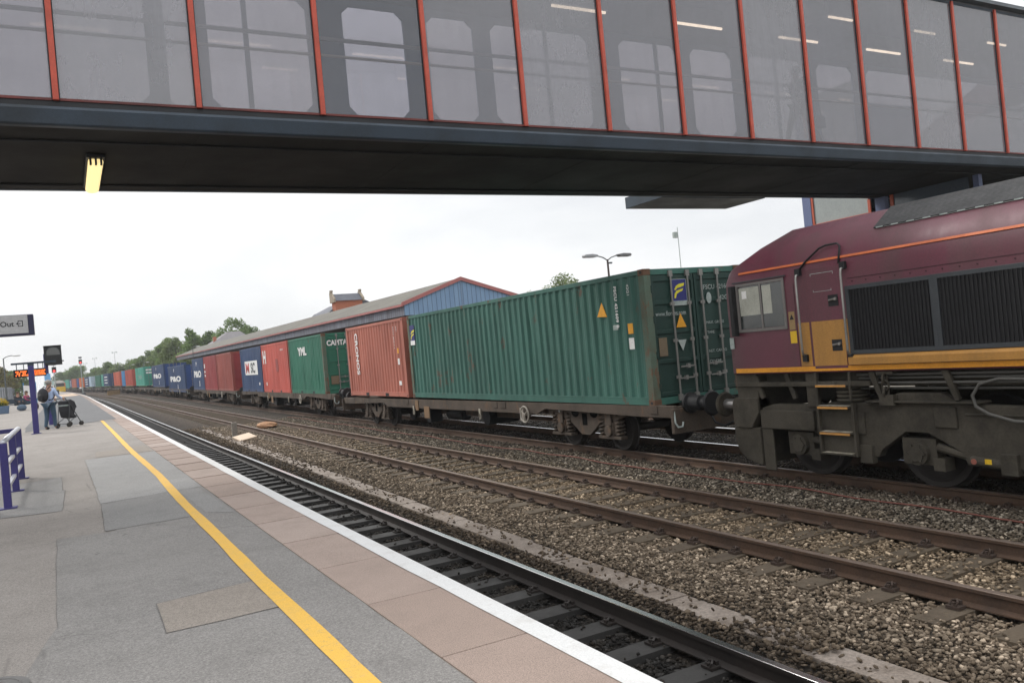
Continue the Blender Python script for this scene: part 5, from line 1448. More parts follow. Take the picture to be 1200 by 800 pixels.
def sit():
    J = dict(pelvis=(0, 0, 0.53), belly=(0, -0.02, 0.68), chest=(0, 0.0, 0.92), neck=(0, 0.03, 1.07), head=(0, 0.06, 1.18), crown=(0, 0.06, 1.27))
    for s_, q in (('L', -1), ('R', 1)):
        J['hip' + s_] = (q * 0.10, 0.08, 0.52); J['knee' + s_] = (q * 0.13, 0.46, 0.52); J['ankle' + s_] = (q * 0.12, 0.44, 0.085); J['toe' + s_] = (q * 0.13, 0.62, 0.04)
        J['sho' + s_] = (q * 0.19, 0.01, 0.98); J['elb' + s_] = (q * 0.25, 0.12, 0.74); J['wri' + s_] = (q * 0.15, 0.34, 0.65); J['hand' + s_] = (q * 0.12, 0.40, 0.64)
    return J
denim = mat('denim', (0.045, 0.085, 0.13), 0.8); lshirt = mat('pale_blue_shirt', (0.48, 0.60, 0.84), 0.8, fine=0.05); grey_hair = mat('grey_hair', (0.30, 0.28, 0.26), 0.8)
darkcloth = mat('dark_cloth', (0.03, 0.03, 0.035), 0.85); brown_hair = mat('brown_hair', (0.06, 0.035, 0.02), 0.7); plum = mat('plum_cloth', (0.30, 0.05, 0.12), 0.8)
px_, py0 = -0.55, 32.75
man = person('person in a pale blue shirt and jeans wearing a black backpack and pushing a pushchair', (px_, py0, zg(py0) + 0.0), R(-40), stand(0.12, 'push', 0.05), lshirt, denim, grey_hair, darkcloth, scale=0.98)
bp = thing('backpack', 'black backpack worn by the person pushing the pushchair', 'backpack', (px_, py0, zg(py0)), R(-40))
m = MB().ell((0, -0.24, 1.20), (0.19, 0.13, 0.25), 16, 12); m.build('bag', darkcloth, bp, smooth=True)
MB().ell((0, -0.36, 1.12), (0.13, 0.05, 0.13), 12, 8).build('front_pocket', mat('pocket_black', (0.015, 0.015, 0.018), 0.6), bp, smooth=True)
for q in (-1, 1): MB().tube([(q * 0.12, -0.16, 1.40), (q * 0.13, -0.02, 1.49), (q * 0.14, 0.15, 1.40), (q * 0.16, 0.16, 1.2), (q * 0.17, -0.02, 1.03), (q * 0.14, -0.16, 1.02)], 0.018, 6).build('strap', darkcloth, bp, smooth=True)
pc = thing('pushchair', 'black folding pushchair with small double wheels and a grey band, pushed along the platform', 'pushchair', (0.02, 33.45, zg(33.4)), R(-40))
m = MB()
for q in (-1, 1):
    m.tube([(q * 0.20, -0.34, 1.02), (q * 0.22, -0.16, 0.80), (q * 0.23, 0.30, 0.12)], 0.015, 6)
    m.tube([(q * 0.22, -0.18, 0.82), (q * 0.23, -0.30, 0.10)], 0.013, 6)
    m.tube([(q * 0.22, 0.12, 0.36), (q * 0.23, -0.28, 0.16)], 0.012, 6)
m.tube([(-0.20, -0.34, 1.02), (0.20, -0.34, 1.02)], 0.018, 6); m.tube([(-0.23, -0.30, 0.12), (0.23, -0.30, 0.12)], 0.012, 6)
m.build('frame', frame_m, pc, smooth=True)
m = MB(); m.prism([(-0.24, 0.92), (-0.10, 0.98), (0.10, 0.88), (0.20, 0.66), (0.14, 0.64), (0.04, 0.44), (0.16, 0.36), (0.12, 0.28), (-0.16, 0.34), (-0.22, 0.55)], 'x', -0.21, 0.21)
m.build('seat_fabric', darkcloth, pc, bevel=0.03)
MB().box(-0.215, 0.215, -0.255, -0.235, 0.74, 0.79).build('reflective_band', fade_m, pc)
for q in (-1, 1):
    for y_ in (-0.30, 0.31):
        for e in (-0.028, 0.028):
            MB().lathe([(0.0, -0.016), (0.07, -0.016), (0.078, 0), (0.07, 0.016), (0.0, 0.016)], (q * 0.23 + e, y_, 0.08), 'x', 14).build('wheel', wheel_m, pc)
wk = person('dark figure walking inside the footbridge, seen through the murky glazing', (14.35, 12.35, 5.19), R(80), stand(0.42, 'down', 0.03), darkcloth, darkcloth, brown_hair, darkcloth, scale=1.0)
hb = thing('handbag', 'dark bag hanging beside the figure walking inside the footbridge', 'bag', (14.82, 12.35, 5.62))
hb.location = (14.78, 12.25, 5.60)
m = MB().prism([(-0.16, 0.0), (0.16, 0.0), (0.13, 0.26), (-0.13, 0.26)], 'y', -0.06, 0.06); m.build('bag', darkcloth, hb, bevel=0.02)
MB().tube([(-0.10, 0, 0.26), (-0.05, 0, 0.42), (0.05, 0, 0.42), (0.10, 0, 0.26)], 0.012, 6).build('handle', darkcloth, hb)

# ================================================================== PLATFORM FURNITURE
purple = mat('royal_blue_paint', (0.040, 0.034, 0.165), 0.45, dirt=(0.028, 0.026, 0.085), scale=2, spec=0.5)
silver = mat('rail_silver', (0.55, 0.56, 0.60), 0.35, 0.5)
rl = thing('handrail_barrier', 'blue metal railing with pale top bars along the left edge of the platform', 'railing', (-0.75, 12.2, 0))
for y in (12.22, 14.15, 16.0):
    p_ = wb(MB().box(-0.795, -0.705, y - 0.045, y + 0.045, zg(y), zg(y) + 0.83), 'post', purple, rl, bevel=0.012)
    l_ = rl.location
    bpz = MB().box(-0.85, -0.65, y - 0.09, y + 0.09, zg(y), zg(y) + 0.018); bpz.v = [(a - l_[0], b_ - l_[1], c - l_[2]) for a, b_, c in bpz.v]
    bpz.build('foot_plate', purple, p_)
m = MB(); m.tube([(-0.75, 12.18, 0.86), (-0.75, 16.04, 0.885)], 0.035, 8)
wb(m, 'top_rail', silver, rl, smooth=True)
m = MB()
for z_ in (0.56, 0.28): m.box(-0.775, -0.725, 12.26, 15.96, z_ - 0.02, z_ + 0.02)
wb(m, 'mid_rail', silver, rl)
m = MB()
for (y, z_) in ((16.0, 0.86), (12.22, 0.84)): m.box(-2.6, -0.79, y - 0.035, y + 0.035, z_ - 0.035, z_ + 0.035)
m.box(-2.6, -0.79, 15.98, 16.02, 0.42, 0.47)
wb(m, 'return_rail', purple, rl, bevel=0.01)
for x in (-2.6, -1.7): wb(MB().box(x - 0.04, x + 0.04, 15.96, 16.04, 0.03, 0.82), 'post', purple, rl)
pst = thing('support_post', 'dark purple post at the left edge beside the blue railing', 'post', (-0.86, 12.0, 0))
wb(MB().box(-0.955, -0.845, 11.7, 11.82, 0, 1.28), 'shaft', mat('plum_paint', (0.07, 0.02, 0.10), 0.45), pst, bevel=0.015)
wb(MB().box(-0.975, -0.825, 11.68, 11.84, 1.28, 1.32), 'cap', mat('plum_paint', (0.07, 0.02, 0.10), 0.45), pst, bevel=0.01)
# way out sign
sg = thing('way_out_sign', 'pale grey hanging sign with black lettering and an exit arrow', 'sign', (-1.3, 13.0, 2.4))
MB().box(-0.85, 0.985, -0.02, 0.16, -0.155, 0.125).build('casing', mat('sign_casing', (0.035, 0.035, 0.075), 0.5), sg, bevel=0.006)
fc = MB().box(-0.84, 0.915, -0.034, -0.021, -0.128, 0.118).build('face', mat('sign_face', (0.44, 0.44, 0.44), 0.5, dirt_amt=0.1), sg)
blk = mat('sign_black', (0.012, 0.012, 0.014), 0.5)
text('Way Out', 0.098, blk, fc, (0.752, -0.0345, -0.030), (1, 0, 0), (0, 0, 1), 'lettering', 0.001, 'RIGHT', 1.0, 1.0, 0.002)
m = MB()
m.box(0.808, 0.858, -0.0355, -0.034, -0.038, -0.028); m.box(0.808, 0.858, -0.0355, -0.034, 0.034, 0.044); m.box(0.848, 0.858, -0.0355, -0.034, -0.028, 0.034)
m.box(0.798, 0.808, -0.0355, -0.034, 0.020, 0.044); m.box(0.798, 0.808, -0.0355, -0.034, -0.038, -0.014)
m.box(0.790, 0.832, -0.0358, -0.034, -0.002, 0.008); m.prism([(0.775, 0.003), (0.800, 0.024), (0.800, -0.018)], 'y', -0.0358, -0.034)
m.build('exit_arrow', blk, fc)
m = MB()
for x in (-0.75, -0.3): m.cyl((x, 0.07, 0.12), (x, 0.07, ZS - 2.4), 0.015, 8)
m.build('hanger', frame_m, sg)
# departure board post
dp = thing('sign_post', 'tall royal blue post with a crossbar holding the departure board', 'post', (-0.94, 30.8, zg(30.8)))
MB().box(-0.085, 0.085, -0.085, 0.085, 0, 2.20).build('post', purple, dp, bevel=0.015)
MB().box(-0.14, 0.14, -0.14, 0.14, 0, 0.02).build('foot_plate', purple, dp)
m = MB(); m.box(-0.55, 0.72, 0.02, 0.10, 2.27, 2.33); m.box(-0.09, 0.09, -0.02, 0.09, 2.19, 2.272)
for x in (-0.4, -0.2, 0.2, 0.34): m.box(x - 0.012, x + 0.012, 0.05, 0.07, 2.10, 2.27)
m.build('crossbar', fasc_m, dp)
db = thing('departure_board', 'black departure board with glowing orange display hung behind the blue post', 'departure board', (-0.94, 30.93, zg(30.8) + 1.98))
MB().box(-0.50, 0.42, -0.03, 0.12, -0.12, 0.13).build('casing', black_m, db, bevel=0.01)
m = MB()
for row, z_ in enumerate((0.055, -0.005, -0.065)):
    x = -0.44
    while x < 0.36:
        w_ = random.uniform(0.02, 0.05)
        if random.random() < 0.85: m.box(x, x + w_, -0.033, -0.031, z_ - 0.018, z_ + 0.026)
        x += w_ + 0.012
m.build('display', emit('led_orange', (1.0, 0.18, 0.03), 1.1), db, fix=False)
# driver's mirror housing on a post
mp_ = thing('mirror_post', 'blue post with a black hooded mirror housing on top and small blue and green notices', 'mirror post', (-0.60, 36.5, zg(36.5)))
MB().cyl((0, 0, 0), (0, 0, 2.75), 0.075, 12).build('post', purple, mp_, smooth='auto')
m = MB(); m.box(-0.04, 0.56, -0.20, 0.20, 2.30, 3.02)
hd_ = m.build('housing', mat('housing_dark', (0.02, 0.022, 0.022), 0.5), mp_, bevel=0.012)
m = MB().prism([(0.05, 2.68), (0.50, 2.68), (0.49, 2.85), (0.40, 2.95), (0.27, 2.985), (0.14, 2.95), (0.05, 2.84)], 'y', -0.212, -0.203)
m.build('mirror_reflection', mat('mirror_reflection_grey', (0.10, 0.105, 0.10), 0.2, spec=0.8), hd_)  # arched grey plate painting a reflection in the mirror
MB().box(-0.05, 0.57, -0.24, -0.18, 3.02, 3.05).build('hood', black_m, hd_); MB().box(0.56, 0.62, -0.05, 0.02, 2.42, 2.46).build('latch', black_m, hd_)
MB().box(-0.09, 0.12, -0.10, -0.082, 1.72, 1.98).build('notice', mat('notice_blue', (0.20, 0.45, 0.75), 0.5), mp_)
MB().box(-0.12, 0.22, -0.10, -0.082, 1.52, 1.68).build('notice', mat('notice_pale', (0.45, 0.58, 0.55), 0.5), mp_)
# bench with seated people, bags, planter, information board
def pl(y): return zg(y)
bn = thing('platform_bench', 'grey metal bench with people sitting on it at the back of the platform', 'bench', (-2.75, 66.0, pl(66)))
m = MB(); m.box(-0.9, 0.9, -0.2, 0.2, 0.42, 0.46); m.box(-0.9, 0.9, -0.24, -0.20, 0.5, 0.85)
m.build('seat', fasc_m, bn)
for x in (-0.8, 0.8): MB().box(x - 0.03, x + 0.03, -0.18, 0.18, 0, 0.42).build('leg', black_m, bn)
person('person in a plum red top sitting on the bench behind the blue post', (-2.45, 66.0, pl(66) + 0.0), R(-120), sit(), plum, denim, brown_hair, darkcloth, hairlong=True)
person('person in black clothes sitting on the bench with head bent', (-2.95, 66.0, pl(66) + 0.0), R(-150), sit(), darkcloth, darkcloth, brown_hair, darkcloth)
for k, (x, y, c_, lb) in enumerate(((-2.72, 65.1, mat('bag_slate', (0.09, 0.13, 0.18), 0.8), 'slate blue travel bag on the platform in front of the bench'), (-1.95, 65.4, mat('bag_plum', (0.03, 0.015, 0.03), 0.8), 'dark plum rucksack standing on the platform right of the bench'))):
    t = thing('luggage_bag', lb, 'bag', (x, y, pl(y)))
    m = MB().ell((0, 0, 0.22), (0.30 if k == 0 else 0.24, 0.16, 0.22 if k == 0 else 0.30), 14, 10); m.v = [(a, b_, max(0.0, c)) for a, b_, c in m.v]
    m.build('bag', c_, t, smooth=True)
    MB().tube([(-0.12, 0, 0.40), (-0.06, 0, 0.52), (0.06, 0, 0.52), (0.12, 0, 0.40)], 0.015, 6).build('handle', darkcloth, t)
ib = thing('information_board', 'white information board leaning on blue posts behind the bench', 'notice board', (-2.25, 68.0, pl(68)))
for x in (-0.38, 0.38): MB().box(x - 0.03, x + 0.03, -0.03, 0.03, 0, 1.9).build('leg', lblue, ib)
MB().prism([(-0.40, 0.95), (0.42, 0.72), (0.34, 1.62), (-0.38, 1.72)], 'y', -0.06, -0.035).build('panel', white_m, ib)
ptr = thing('planter', 'blue planter box full of yellow flowers at the left edge of the platform', 'planter', (-3.75, 62, pl(62)))
m = MB().prism([(-0.42, 0), (0.42, 0), (0.48, 0.50), (-0.48, 0.50)], 'y', -0.3, 0.3); m.build('box', mat('planter_blue', (0.09, 0.14, 0.22), 0.6), ptr, bevel=0.01)
def leafmesh(name, centres, n, size, m_, parent, spread=1.0):
    C = np.array([c[:3] for c in centres], float); Rr = np.array([c[3:6] if len(c) > 4 else (c[3],) * 3 for c in centres], float)
    wgt = (Rr.prod(1)) ** (2 / 3); k = RNG.choice(len(C), n, p=wgt / wgt.sum())
    d = RNG.normal(size=(n, 3)); d /= np.linalg.norm(d, axis=1)[:, None]
    rad = RNG.random(n) ** 0.38
    P = C[k] + d * Rr[k] * rad[:, None]
    nrm = d * 0.5 + RNG.normal(size=(n, 3)) * 0.6 + np.array([0, 0, 0.5]); nrm /= np.linalg.norm(nrm, axis=1)[:, None]
    a = np.cross(nrm, RNG.normal(size=(n, 3))); a /= np.linalg.norm(a, axis=1)[:, None]; b_ = np.cross(nrm, a)
    s_ = size * RNG.uniform(0.6, 1.3, n)[:, None]
    V = np.stack([P - a * s_ * 0.5, P + b_ * s_ * 0.32, P + a * s_ * 0.5, P - b_ * s_ * 0.32], 1).reshape(-1, 3)
    me = bpy.data.meshes.new(name)
    me.from_pydata([], [], [])
    me.vertices.add(n * 4); me.vertices.foreach_set('co', V.reshape(-1).astype(np.float32))
    me.loops.add(n * 4); me.loops.foreach_set('vertex_index', np.arange(n * 4, dtype=np.int32))
    me.polygons.add(n); me.polygons.foreach_set('loop_start', (np.arange(n) * 4).astype(np.int32)); me.polygons.foreach_set('loop_total', np.full(n, 4, np.int32))
    me.update(); me.materials.append(m_)
    o = bpy.data.objects.new(name, me); COL.objects.link(o); o.parent = parent
    return o
def leafmat(name, c1, c2):
    t = NT(name); gi = t.new('ShaderNodeNewGeometry')
    c = t.ramp(gi.outputs['Random Per Island'], [(0.0, c1), (0.6, tuple((a + b_) / 2 for a, b_ in zip(c1, c2))), (1.0, c2)])
    n_ = t.noise(t.coord('World'), 0.35, 4, 0.6)
    c = t.mix(1.0, c, t.ramp(n_, [(0.3, 0.65), (0.7, 1.25)]), 'MULTIPLY')
    t.link(c, t.b.inputs['Base Color']); t.b.inputs['Roughness'].default_value = 0.7; t.b.inputs['Specular IOR Level'].default_value = 0.2
    tr = t.new('ShaderNodeBsdfTranslucent'); t.link(c, tr.inputs['Color'])
    mx = t.new('ShaderNodeMixShader'); mx.inputs['Fac'].default_value = 0.4
    t.link(t.b.outputs[0], mx.inputs[1]); t.link(tr.outputs[0], mx.inputs[2]); t.link(mx.outputs[0], t.o.inputs['Surface'])
    return t.m
leafmesh('flowers', [(-0.25, 0, 0.68, 0.25), (0.1, 0, 0.75, 0.28), (0.3, 0, 0.65, 0.2)], 500, 0.09, leafmat('yellow_petals', (0.45, 0.33, 0.01), (0.75, 0.55, 0.04)), ptr)
leafmesh('leaves', [(0, 0, 0.6, 0.42, 0.26, 0.18)], 300, 0.10, leafmat('planter_green', (0.04, 0.09, 0.02), (0.09, 0.16, 0.03)), ptr)
tb = thing('wooden_table', 'brown wooden picnic seat between the planter and the bench', 'picnic seat', (-3.45, 72, pl(72)))
MB().box(-0.5, 0.5, -0.3, 0.3, 0.72, 0.78).build('top', mat('pine_brown', (0.25, 0.13, 0.06), 0.7), tb)
for x in (-0.42, 0.42): MB().prism([(-0.3, 0), (-0.22, 0), (0.1, 0.72), (0.02, 0.72)], 'x', x - 0.03, x + 0.03).build('leg', mat('pine_brown', (0.25, 0.13, 0.06), 0.7), tb)
# fence, street lamp
fn = thing('palisade_fence', 'grey steel palisade fence running along the back of the platform', 'fence', (-7.0, 60, pl(60)))
m = MB(); y = 60.0
while y < 230:
    z_ = pl(y) - pl(60); x = xo(y)
    m.box(x - 0.012, x + 0.012, y - 60, y - 60 + 0.19, z_, z_ + 1.85 + (0.05 if int(y / 0.28) % 2 else 0)); y += 0.28
m.build('pales', mat('fence_grey', (0.26, 0.28, 0.31), 0.6, dirt_amt=0.3), fn, fix=False)
m = MB(); y = 60.0
while y < 228:
    m.prism([(y - 60, pl(y) - pl(60) + 0.4), (y - 60 + 5.98, pl(y + 6) - pl(60) + 0.4), (y - 60 + 5.98, pl(y + 6) - pl(60) + 0.46), (y - 60, pl(y) - pl(60) + 0.46)], 'x', xo(y) + 0.014, xo(y) + 0.05)
    m.prism([(y - 60, pl(y) - pl(60) + 1.5), (y - 60 + 5.98, pl(y + 6) - pl(60) + 1.5), (y - 60 + 5.98, pl(y + 6) - pl(60) + 1.56), (y - 60, pl(y) - pl(60) + 1.56)], 'x', xo(y) + 0.014, xo(y) + 0.05)
    m.box(xo(y) + 0.05, xo(y) + 0.13, y - 60, y - 59.92, pl(y) - pl(60), pl(y) - pl(60) + 1.8); y += 6
m.build('rails', mat('fence_grey_dark', (0.17, 0.18, 0.2), 0.6), fn, fix=False)
lampm = mat('lamp_post_grey', (0.09, 0.10, 0.10), 0.5)
def lamp1(label, x, y, h, arm, side, group=None, dark=True):
    t = thing('street_lamp', label, 'street lamp', (x, y, pl(y) if x < 14 or True else 0), 0, group)
    MB().cyl((0, 0, 0), (0, 0, h), 0.075, 10, 0.045).build('post', lampm, t, smooth='auto')
    m = MB().tube([(0, 0, h - 0.05), (side * arm * 0.3, 0, h + 0.12), (side * arm * 0.75, 0, h + 0.2), (side * arm, 0, h + 0.2)], 0.035, 6); m.build('arm', lampm, t, smooth=True)
    m = MB().ell((side * (arm + 0.25), 0, h + 0.17), (0.36, 0.14, 0.075), 12, 8); m.build('lantern', mat('lantern_pale', (0.6, 0.6, 0.58), 0.4), t, smooth=True)
    MB().box(-0.09, 0.09, -0.09, 0.09, 0.2, 0.9).build('door_box', lampm, t)
    return t
lamp1('grey street lamp with a single curved arm beside the palisade fence', -4.62, 85, 4.3, 0.75, 1)
for x, y, z_, lb in ((14.6, 180, 5.6, 'station lamp with pale head rising behind the first navy blue containers'), (13.6, 205, 5.9, 'station lamp with pale head behind the pale teal container'), (12.7, 230, 6.4, 'station lamp with pale head behind the brick red container'), (17.3, 128, 6.1, 'pale lamp head showing above the far end of the canopy roof')):
    lamp1(lb, x - 0.6, y, z_ - pl(y) - 0.2, 0.5, 1)
for x, y, z_ in ((11.4, 230, 10.0), (7.8, 262, 9.9), (6.1, 300, 9.7)):
    t = thing('lighting_mast', 'thin tall mast with twin small floodlights above the distant trees', 'mast', (x, y, pl(y)), 0, 'floodlight masts beyond the train')
    MB().cyl((0, 0, 0), (0, 0, z_ - pl(y)), 0.06, 8, 0.03).build('mast', lampm, t)
    for q in (-1, 1): MB().box(q * 0.25, q * 0.6, -0.1, 0.1, z_ - pl(y) - 0.25, z_ - pl(y)).build('floodlight', fade_m, t)
# double lamp and camera mast behind the big green container
t = thing('street_lamp', 'double armed lamp post with two flat lanterns rising behind the sea green container', 'street lamp', (24.5, 34, 0))
MB().cyl((0, 0, 0), (0, 0, 5.5), 0.08, 12, 0.05).build('post', mat('lamp_rust', (0.085, 0.06, 0.055), 0.6), t, smooth='auto')
MB().box(-0.02, 0.25, -0.05, 0.05, 5.28, 5.36).build('bracket', lampm, t)
for q in (-1, 1):
    MB().tube([(0, 0, 5.45), (q * 0.25, 0, 5.60), (q * 0.55, 0, 5.68), (q * 0.85, 0, 5.69)], 0.03, 6).build('arm', lampm, t, smooth=True)
    m = MB().prism([(q * 0.62, 5.74), (q * 0.95, 5.79), (q * 1.40, 5.77), (q * 1.46, 5.70), (q * 1.40, 5.62), (q * 0.75, 5.62)], 'y', -0.16, 0.16)
    m.build('lantern', mat('lantern_grey', (0.16, 0.16, 0.165), 0.5) if q > 0 else mat('lantern_light_grey', (0.32, 0.33, 0.34), 0.5), t, bevel=0.03)
t = thing('camera_mast', 'slender mast carrying a small white camera box far behind the container', 'mast', (51.6, 60, -1))
MB().cyl((0, 0, 0), (0, 0, 12.4), 0.06, 8, 0.03).build('mast', fade_m, t)
MB().box(-0.55, -0.08, -0.15, 0.15, 11.4, 11.95).build('camera_box', fade_m, t, bevel=0.03)

# ================================================================== TRACKSIDE BITS
o = MB().box(-0.09, 0.09, -0.07, 0.07, -0.1, 0.62).build('marker_post', mat('post_concrete', (0.22, 0.20, 0.17), 0.9, fine=0.3), None, bevel=0.015)
o.location = (5.28, 31.4, -1.05 + zg(31)); tag(o, 'short weathered concrete post standing in the ballast beside the cream slab', 'marker post')
o = MB().box(-0.33, 0.33, -0.27, 0.27, -0.035, 0.035).build('concrete_slab', mat('cream_slab', (0.62, 0.50, 0.38), 0.8, dirt=(0.4, 0.32, 0.24)), None, bevel=0.01)
o.location = (5.40, 30.2, -0.93 + zg(30)); o.rotation_euler = (R(14), R(-6), R(20)); tag(o, 'cream coloured concrete slab lying tilted on the ballast', 'slab')
m = MB().ell((0, 0, 0), (0.34, 0.22, 0.14), 10, 7); m.v = [(a * random.uniform(0.85, 1.15), b_ * random.uniform(0.8, 1.2), c * random.uniform(0.8, 1.1)) for a, b_, c in m.v]
o = m.build('spoil_bag', mat('spoil_orange', (0.36, 0.20, 0.11), 0.9, fine=0.3)); o.location = (7.30, 35.6, -0.97 + zg(35)); o.scale = (1.2, 2.2, 1.2); tag(o, 'crumpled orange brown sack lying between the rails of the empty track', 'sack')
# colour-light signals
def signal(label, x, y, zb, zt):
    t = thing('railway_signal', label, 'signal', (x, y, zb))
    h = zt - zb
    MB().cyl((0, 0, 0), (0, 0, h - 1.4), 0.09, 10).build('post', fade_m, t)
    MB().box(-0.32, 0.32, -0.12, 0.12, h - 1.45, h - 0.55).build('head', black_m, t, bevel=0.02)
    MB().box(-0.3, 0.3, -0.1, 0.1, h - 0.3, h).build('backboard', black_m, t)
    MB().cyl((0, -0.11, h - 0.55), (0, -0.11, h), 0.03, 6).build('stem', black_m, t)
    MB().cyl((0, -0.12, h - 1.2), (0, -0.16, h - 1.2), 0.17, 16).build('red_lamp', emit('signal_red' + str(int(y)), (1.0, 0.06, 0.06), 1.1), t)
    MB().box(-0.45, 0.45, -0.3, 0.3, 0.0, 0.8).build('base_cabinet', frame_m, t)
    m = MB()
    for q in (-0.18, 0.18): m.box(q - 0.015, q + 0.015, 0.12, 0.15, 0.8, h - 1.4)
    m.build('ladder', frame_m, t)
signal('tall railway signal showing a red light beside the line, right of the distant train', 3.05, 192, -0.2, 8.1)
signal('railway signal showing a red light at the platform side, left of the distant train', -1.42, 150, pl(150), 5.9)
# distant passenger train
dm = thing('passenger_train', 'white and yellow fronted passenger train arriving far down the line', 'train', (3.4275 + xo(243), 243, RT + pl(243)), -math.atan(dxo(250)))
sec = [(-1.33, 0.95), (-1.38, 1.6), (-1.38, 2.4), (-1.28, 3.0), (-0.9, 3.55), (0, 3.75), (0.9, 3.55), (1.28, 3.0), (1.38, 2.4), (1.38, 1.6), (1.33, 0.95)]
MB().prism(sec, 'y', 0, 22.5).build('body', mat('train_pale', (0.62, 0.58, 0.52), 0.5), dm)
MB().prism([(-1.33, 0.75), (-1.34, 2.05), (1.34, 2.05), (1.33, 0.75)], 'y', -0.10, -0.003).build('yellow_front', mat('train_yellow', (0.72, 0.45, 0.02), 0.5), dm, bevel=0.05)
MB().prism([(-1.2, 2.1), (1.2, 2.1), (1.05, 3.0), (-1.05, 3.0)], 'y', -0.06, -0.003).build('windscreen', mat('train_dark_glass', (0.06, 0.05, 0.05), 0.15), dm)
MB().box(-1.25, 1.25, 0.0, 22, 0.15, 0.94).build('underframe', black_m, dm)
MB().box(1.10, 1.36, -0.09, -0.003, 0.9, 3.0).build('corner_band', of_m, dm)
for k in range(8): MB().box(-1.395, -1.382, 1.5 + k * 2.6, 3.4 + k * 2.6, 1.75, 2.6).build('window', mat('train_dark_glass', (0.05, 0.05, 0.05), 0.15), dm)
t = thing('equipment_cabinet', 'small brown trackside equipment cabinet in front of the distant containers', 'cabinet', (9.2 + xo(160) - 1.0, 160, -1.0 + pl(160)))
MB().box(-1.0, 1.0, -0.5, 0.5, 0, 0.8).build('box', mat('cabinet_ochre', (0.25, 0.16, 0.07), 0.8), t); MB().box(-1.1, 1.1, -0.6, 0.6, 0.8, 0.88).build('lid', rust_m, t)

# ================================================================== STATION CANOPY
cn = thing('station_canopy', 'long island platform canopy with weathered slate roof and blue boarded gable end', 'canopy', (20.7, 43.4, 0))
CE = lambda y: 4.55 + (y - 43.4) * 0.0088
CXa, CXb, CXr = 17.0, 24.4, 20.6
yy = [43.4, 60, 80, 100, 125, 151]
roofc = NT('canopy_slate'); v = roofc.coord('Object')
a_ = roofc.noise(v, 0.5, 6, 0.6); b_ = roofc.noise(roofc.coord('Object', (6, 1, 6)), 1.2, 5, 0.6)
c = roofc.mix(roofc.ramp(a_, [(0.35, 0.0), (0.65, 1.0)]), (0.088, 0.080, 0.066), (0.135, 0.125, 0.102)); c = roofc.mix(roofc.ramp(b_, [(0.5, 0.0), (0.75, 0.5)]), c, (0.065, 0.066, 0.05))
wv = roofc.new('ShaderNodeTexWave', bands_direction='Y'); wv.inputs['Scale'].default_value = 0.52; roofc.link(v, wv.inputs['Vector'])
c = roofc.mix(1.0, c, roofc.ramp(wv.outputs['Fac'], [(0.0, 0.75), (0.12, 1.0)]), 'MULTIPLY')
roofc.link(c, roofc.b.inputs['Base Color']); roofc.b.inputs['Roughness'].default_value = 0.85
def lng(pts, name, m_, y0=43.4, yl=yy, thick=None):
    m = MB(); n = len(pts)
    for y in yl:
        for x, dz in pts: m.v.append((x, y, CE(y) + dz))
    for i in range(len(yl) - 1):
        for k in range(n): m.f.append((i * n + k, i * n + (k + 1) % n, (i + 1) * n + (k + 1) % n, (i + 1) * n + k))
    m.f += [tuple(range(n))[::-1], tuple((len(yl) - 1) * n + k for k in range(n))]
    return wb(m, name, m_, cn)
RH = 1.30
lng([(CXa - 0.12, -0.02), (CXr, RH), (CXb + 0.12, -0.02), (CXb + 0.12, -0.10), (CXr, RH - 0.08), (CXa - 0.12, -0.10)], 'roof', roofc.m, yl=[43.45] + yy[1:])
def boards(name, c1, c2, axis, sc):
    t = NT(name); v = t.coord('Object'); 
    wv = t.new('ShaderNodeTexWave', bands_direction=axis); wv.inputs['Scale'].default_value = sc; t.link(v, wv.inputs['Vector'])
    n_ = t.noise(t.coord('Object', (1, 1, 0.25) if axis == 'X' else (1, 1, 0.3)), 1.7, 7, 0.65)
    c = t.mix(t.ramp(n_, [(0.38, 0.0), (0.66, 1.0)]), c1, c2)
    c = t.mix(1.0, c, t.ramp(wv.outputs['Fac'], [(0.0, 0.45), (0.10, 1.0)]), 'MULTIPLY')
    t.link(c, t.b.inputs['Base Color']); t.b.inputs['Roughness'].default_value = 0.75
    return t.m
fb = boards('fascia_boards', (0.10, 0.10, 0.12), (0.17, 0.185, 0.22), 'Y', 0.9)
lng([(CXa + 0.0, -0.10), (CXa + 0.06, -0.10), (CXa + 0.06, -0.68), (CXa + 0.0, -0.68)], 'fascia', fb)
pinkm = mat('pink_trim', (0.36, 0.13, 0.12), 0.6, dirt=(0.2, 0.1, 0.09), scale=1.5)
lng([(CXa - 0.16, -0.16), (CXa - 0.02, -0.16), (CXa - 0.02, -0.04), (CXa - 0.16, -0.04)], 'gutter', pinkm)
lng([(CXa + 0.1, -0.62), (CXb - 0.1, -0.62), (CXb - 0.1, -0.68), (CXa + 0.1, -0.68)], 'soffit', mat('canopy_soffit', (0.05, 0.045, 0.04), 0.9), yl=[43.6] + yy[1:])
m = MB(); z0 = CE(43.4)
m.prism([(CXa, z0 - 0.68), (CXb, z0 - 0.68), (CXb, z0 - 0.04), (CXr, z0 + RH - 0.06), (CXa, z0 - 0.04)], 'y', 43.3, 43.42)
wb(m, 'gable_end', boards('gable_boards', (0.15, 0.245, 0.38), (0.20, 0.31, 0.45), 'X', 1.1), cn)
m = MB()
m.prism([(CXa - 0.18, z0 - 0.16), (CXr, z0 + RH - 0.16), (CXr, z0 + RH + 0.06), (CXa - 0.18, z0 + 0.06)], 'y', 43.2, 43.29); m.prism([(CXb + 0.22, z0 - 0.16), (CXr, z0 + RH - 0.16), (CXr, z0 + RH + 0.06), (CXb + 0.22, z0 + 0.06)], 'y', 43.2, 43.29)
wb(m, 'bargeboard', pinkm, cn)
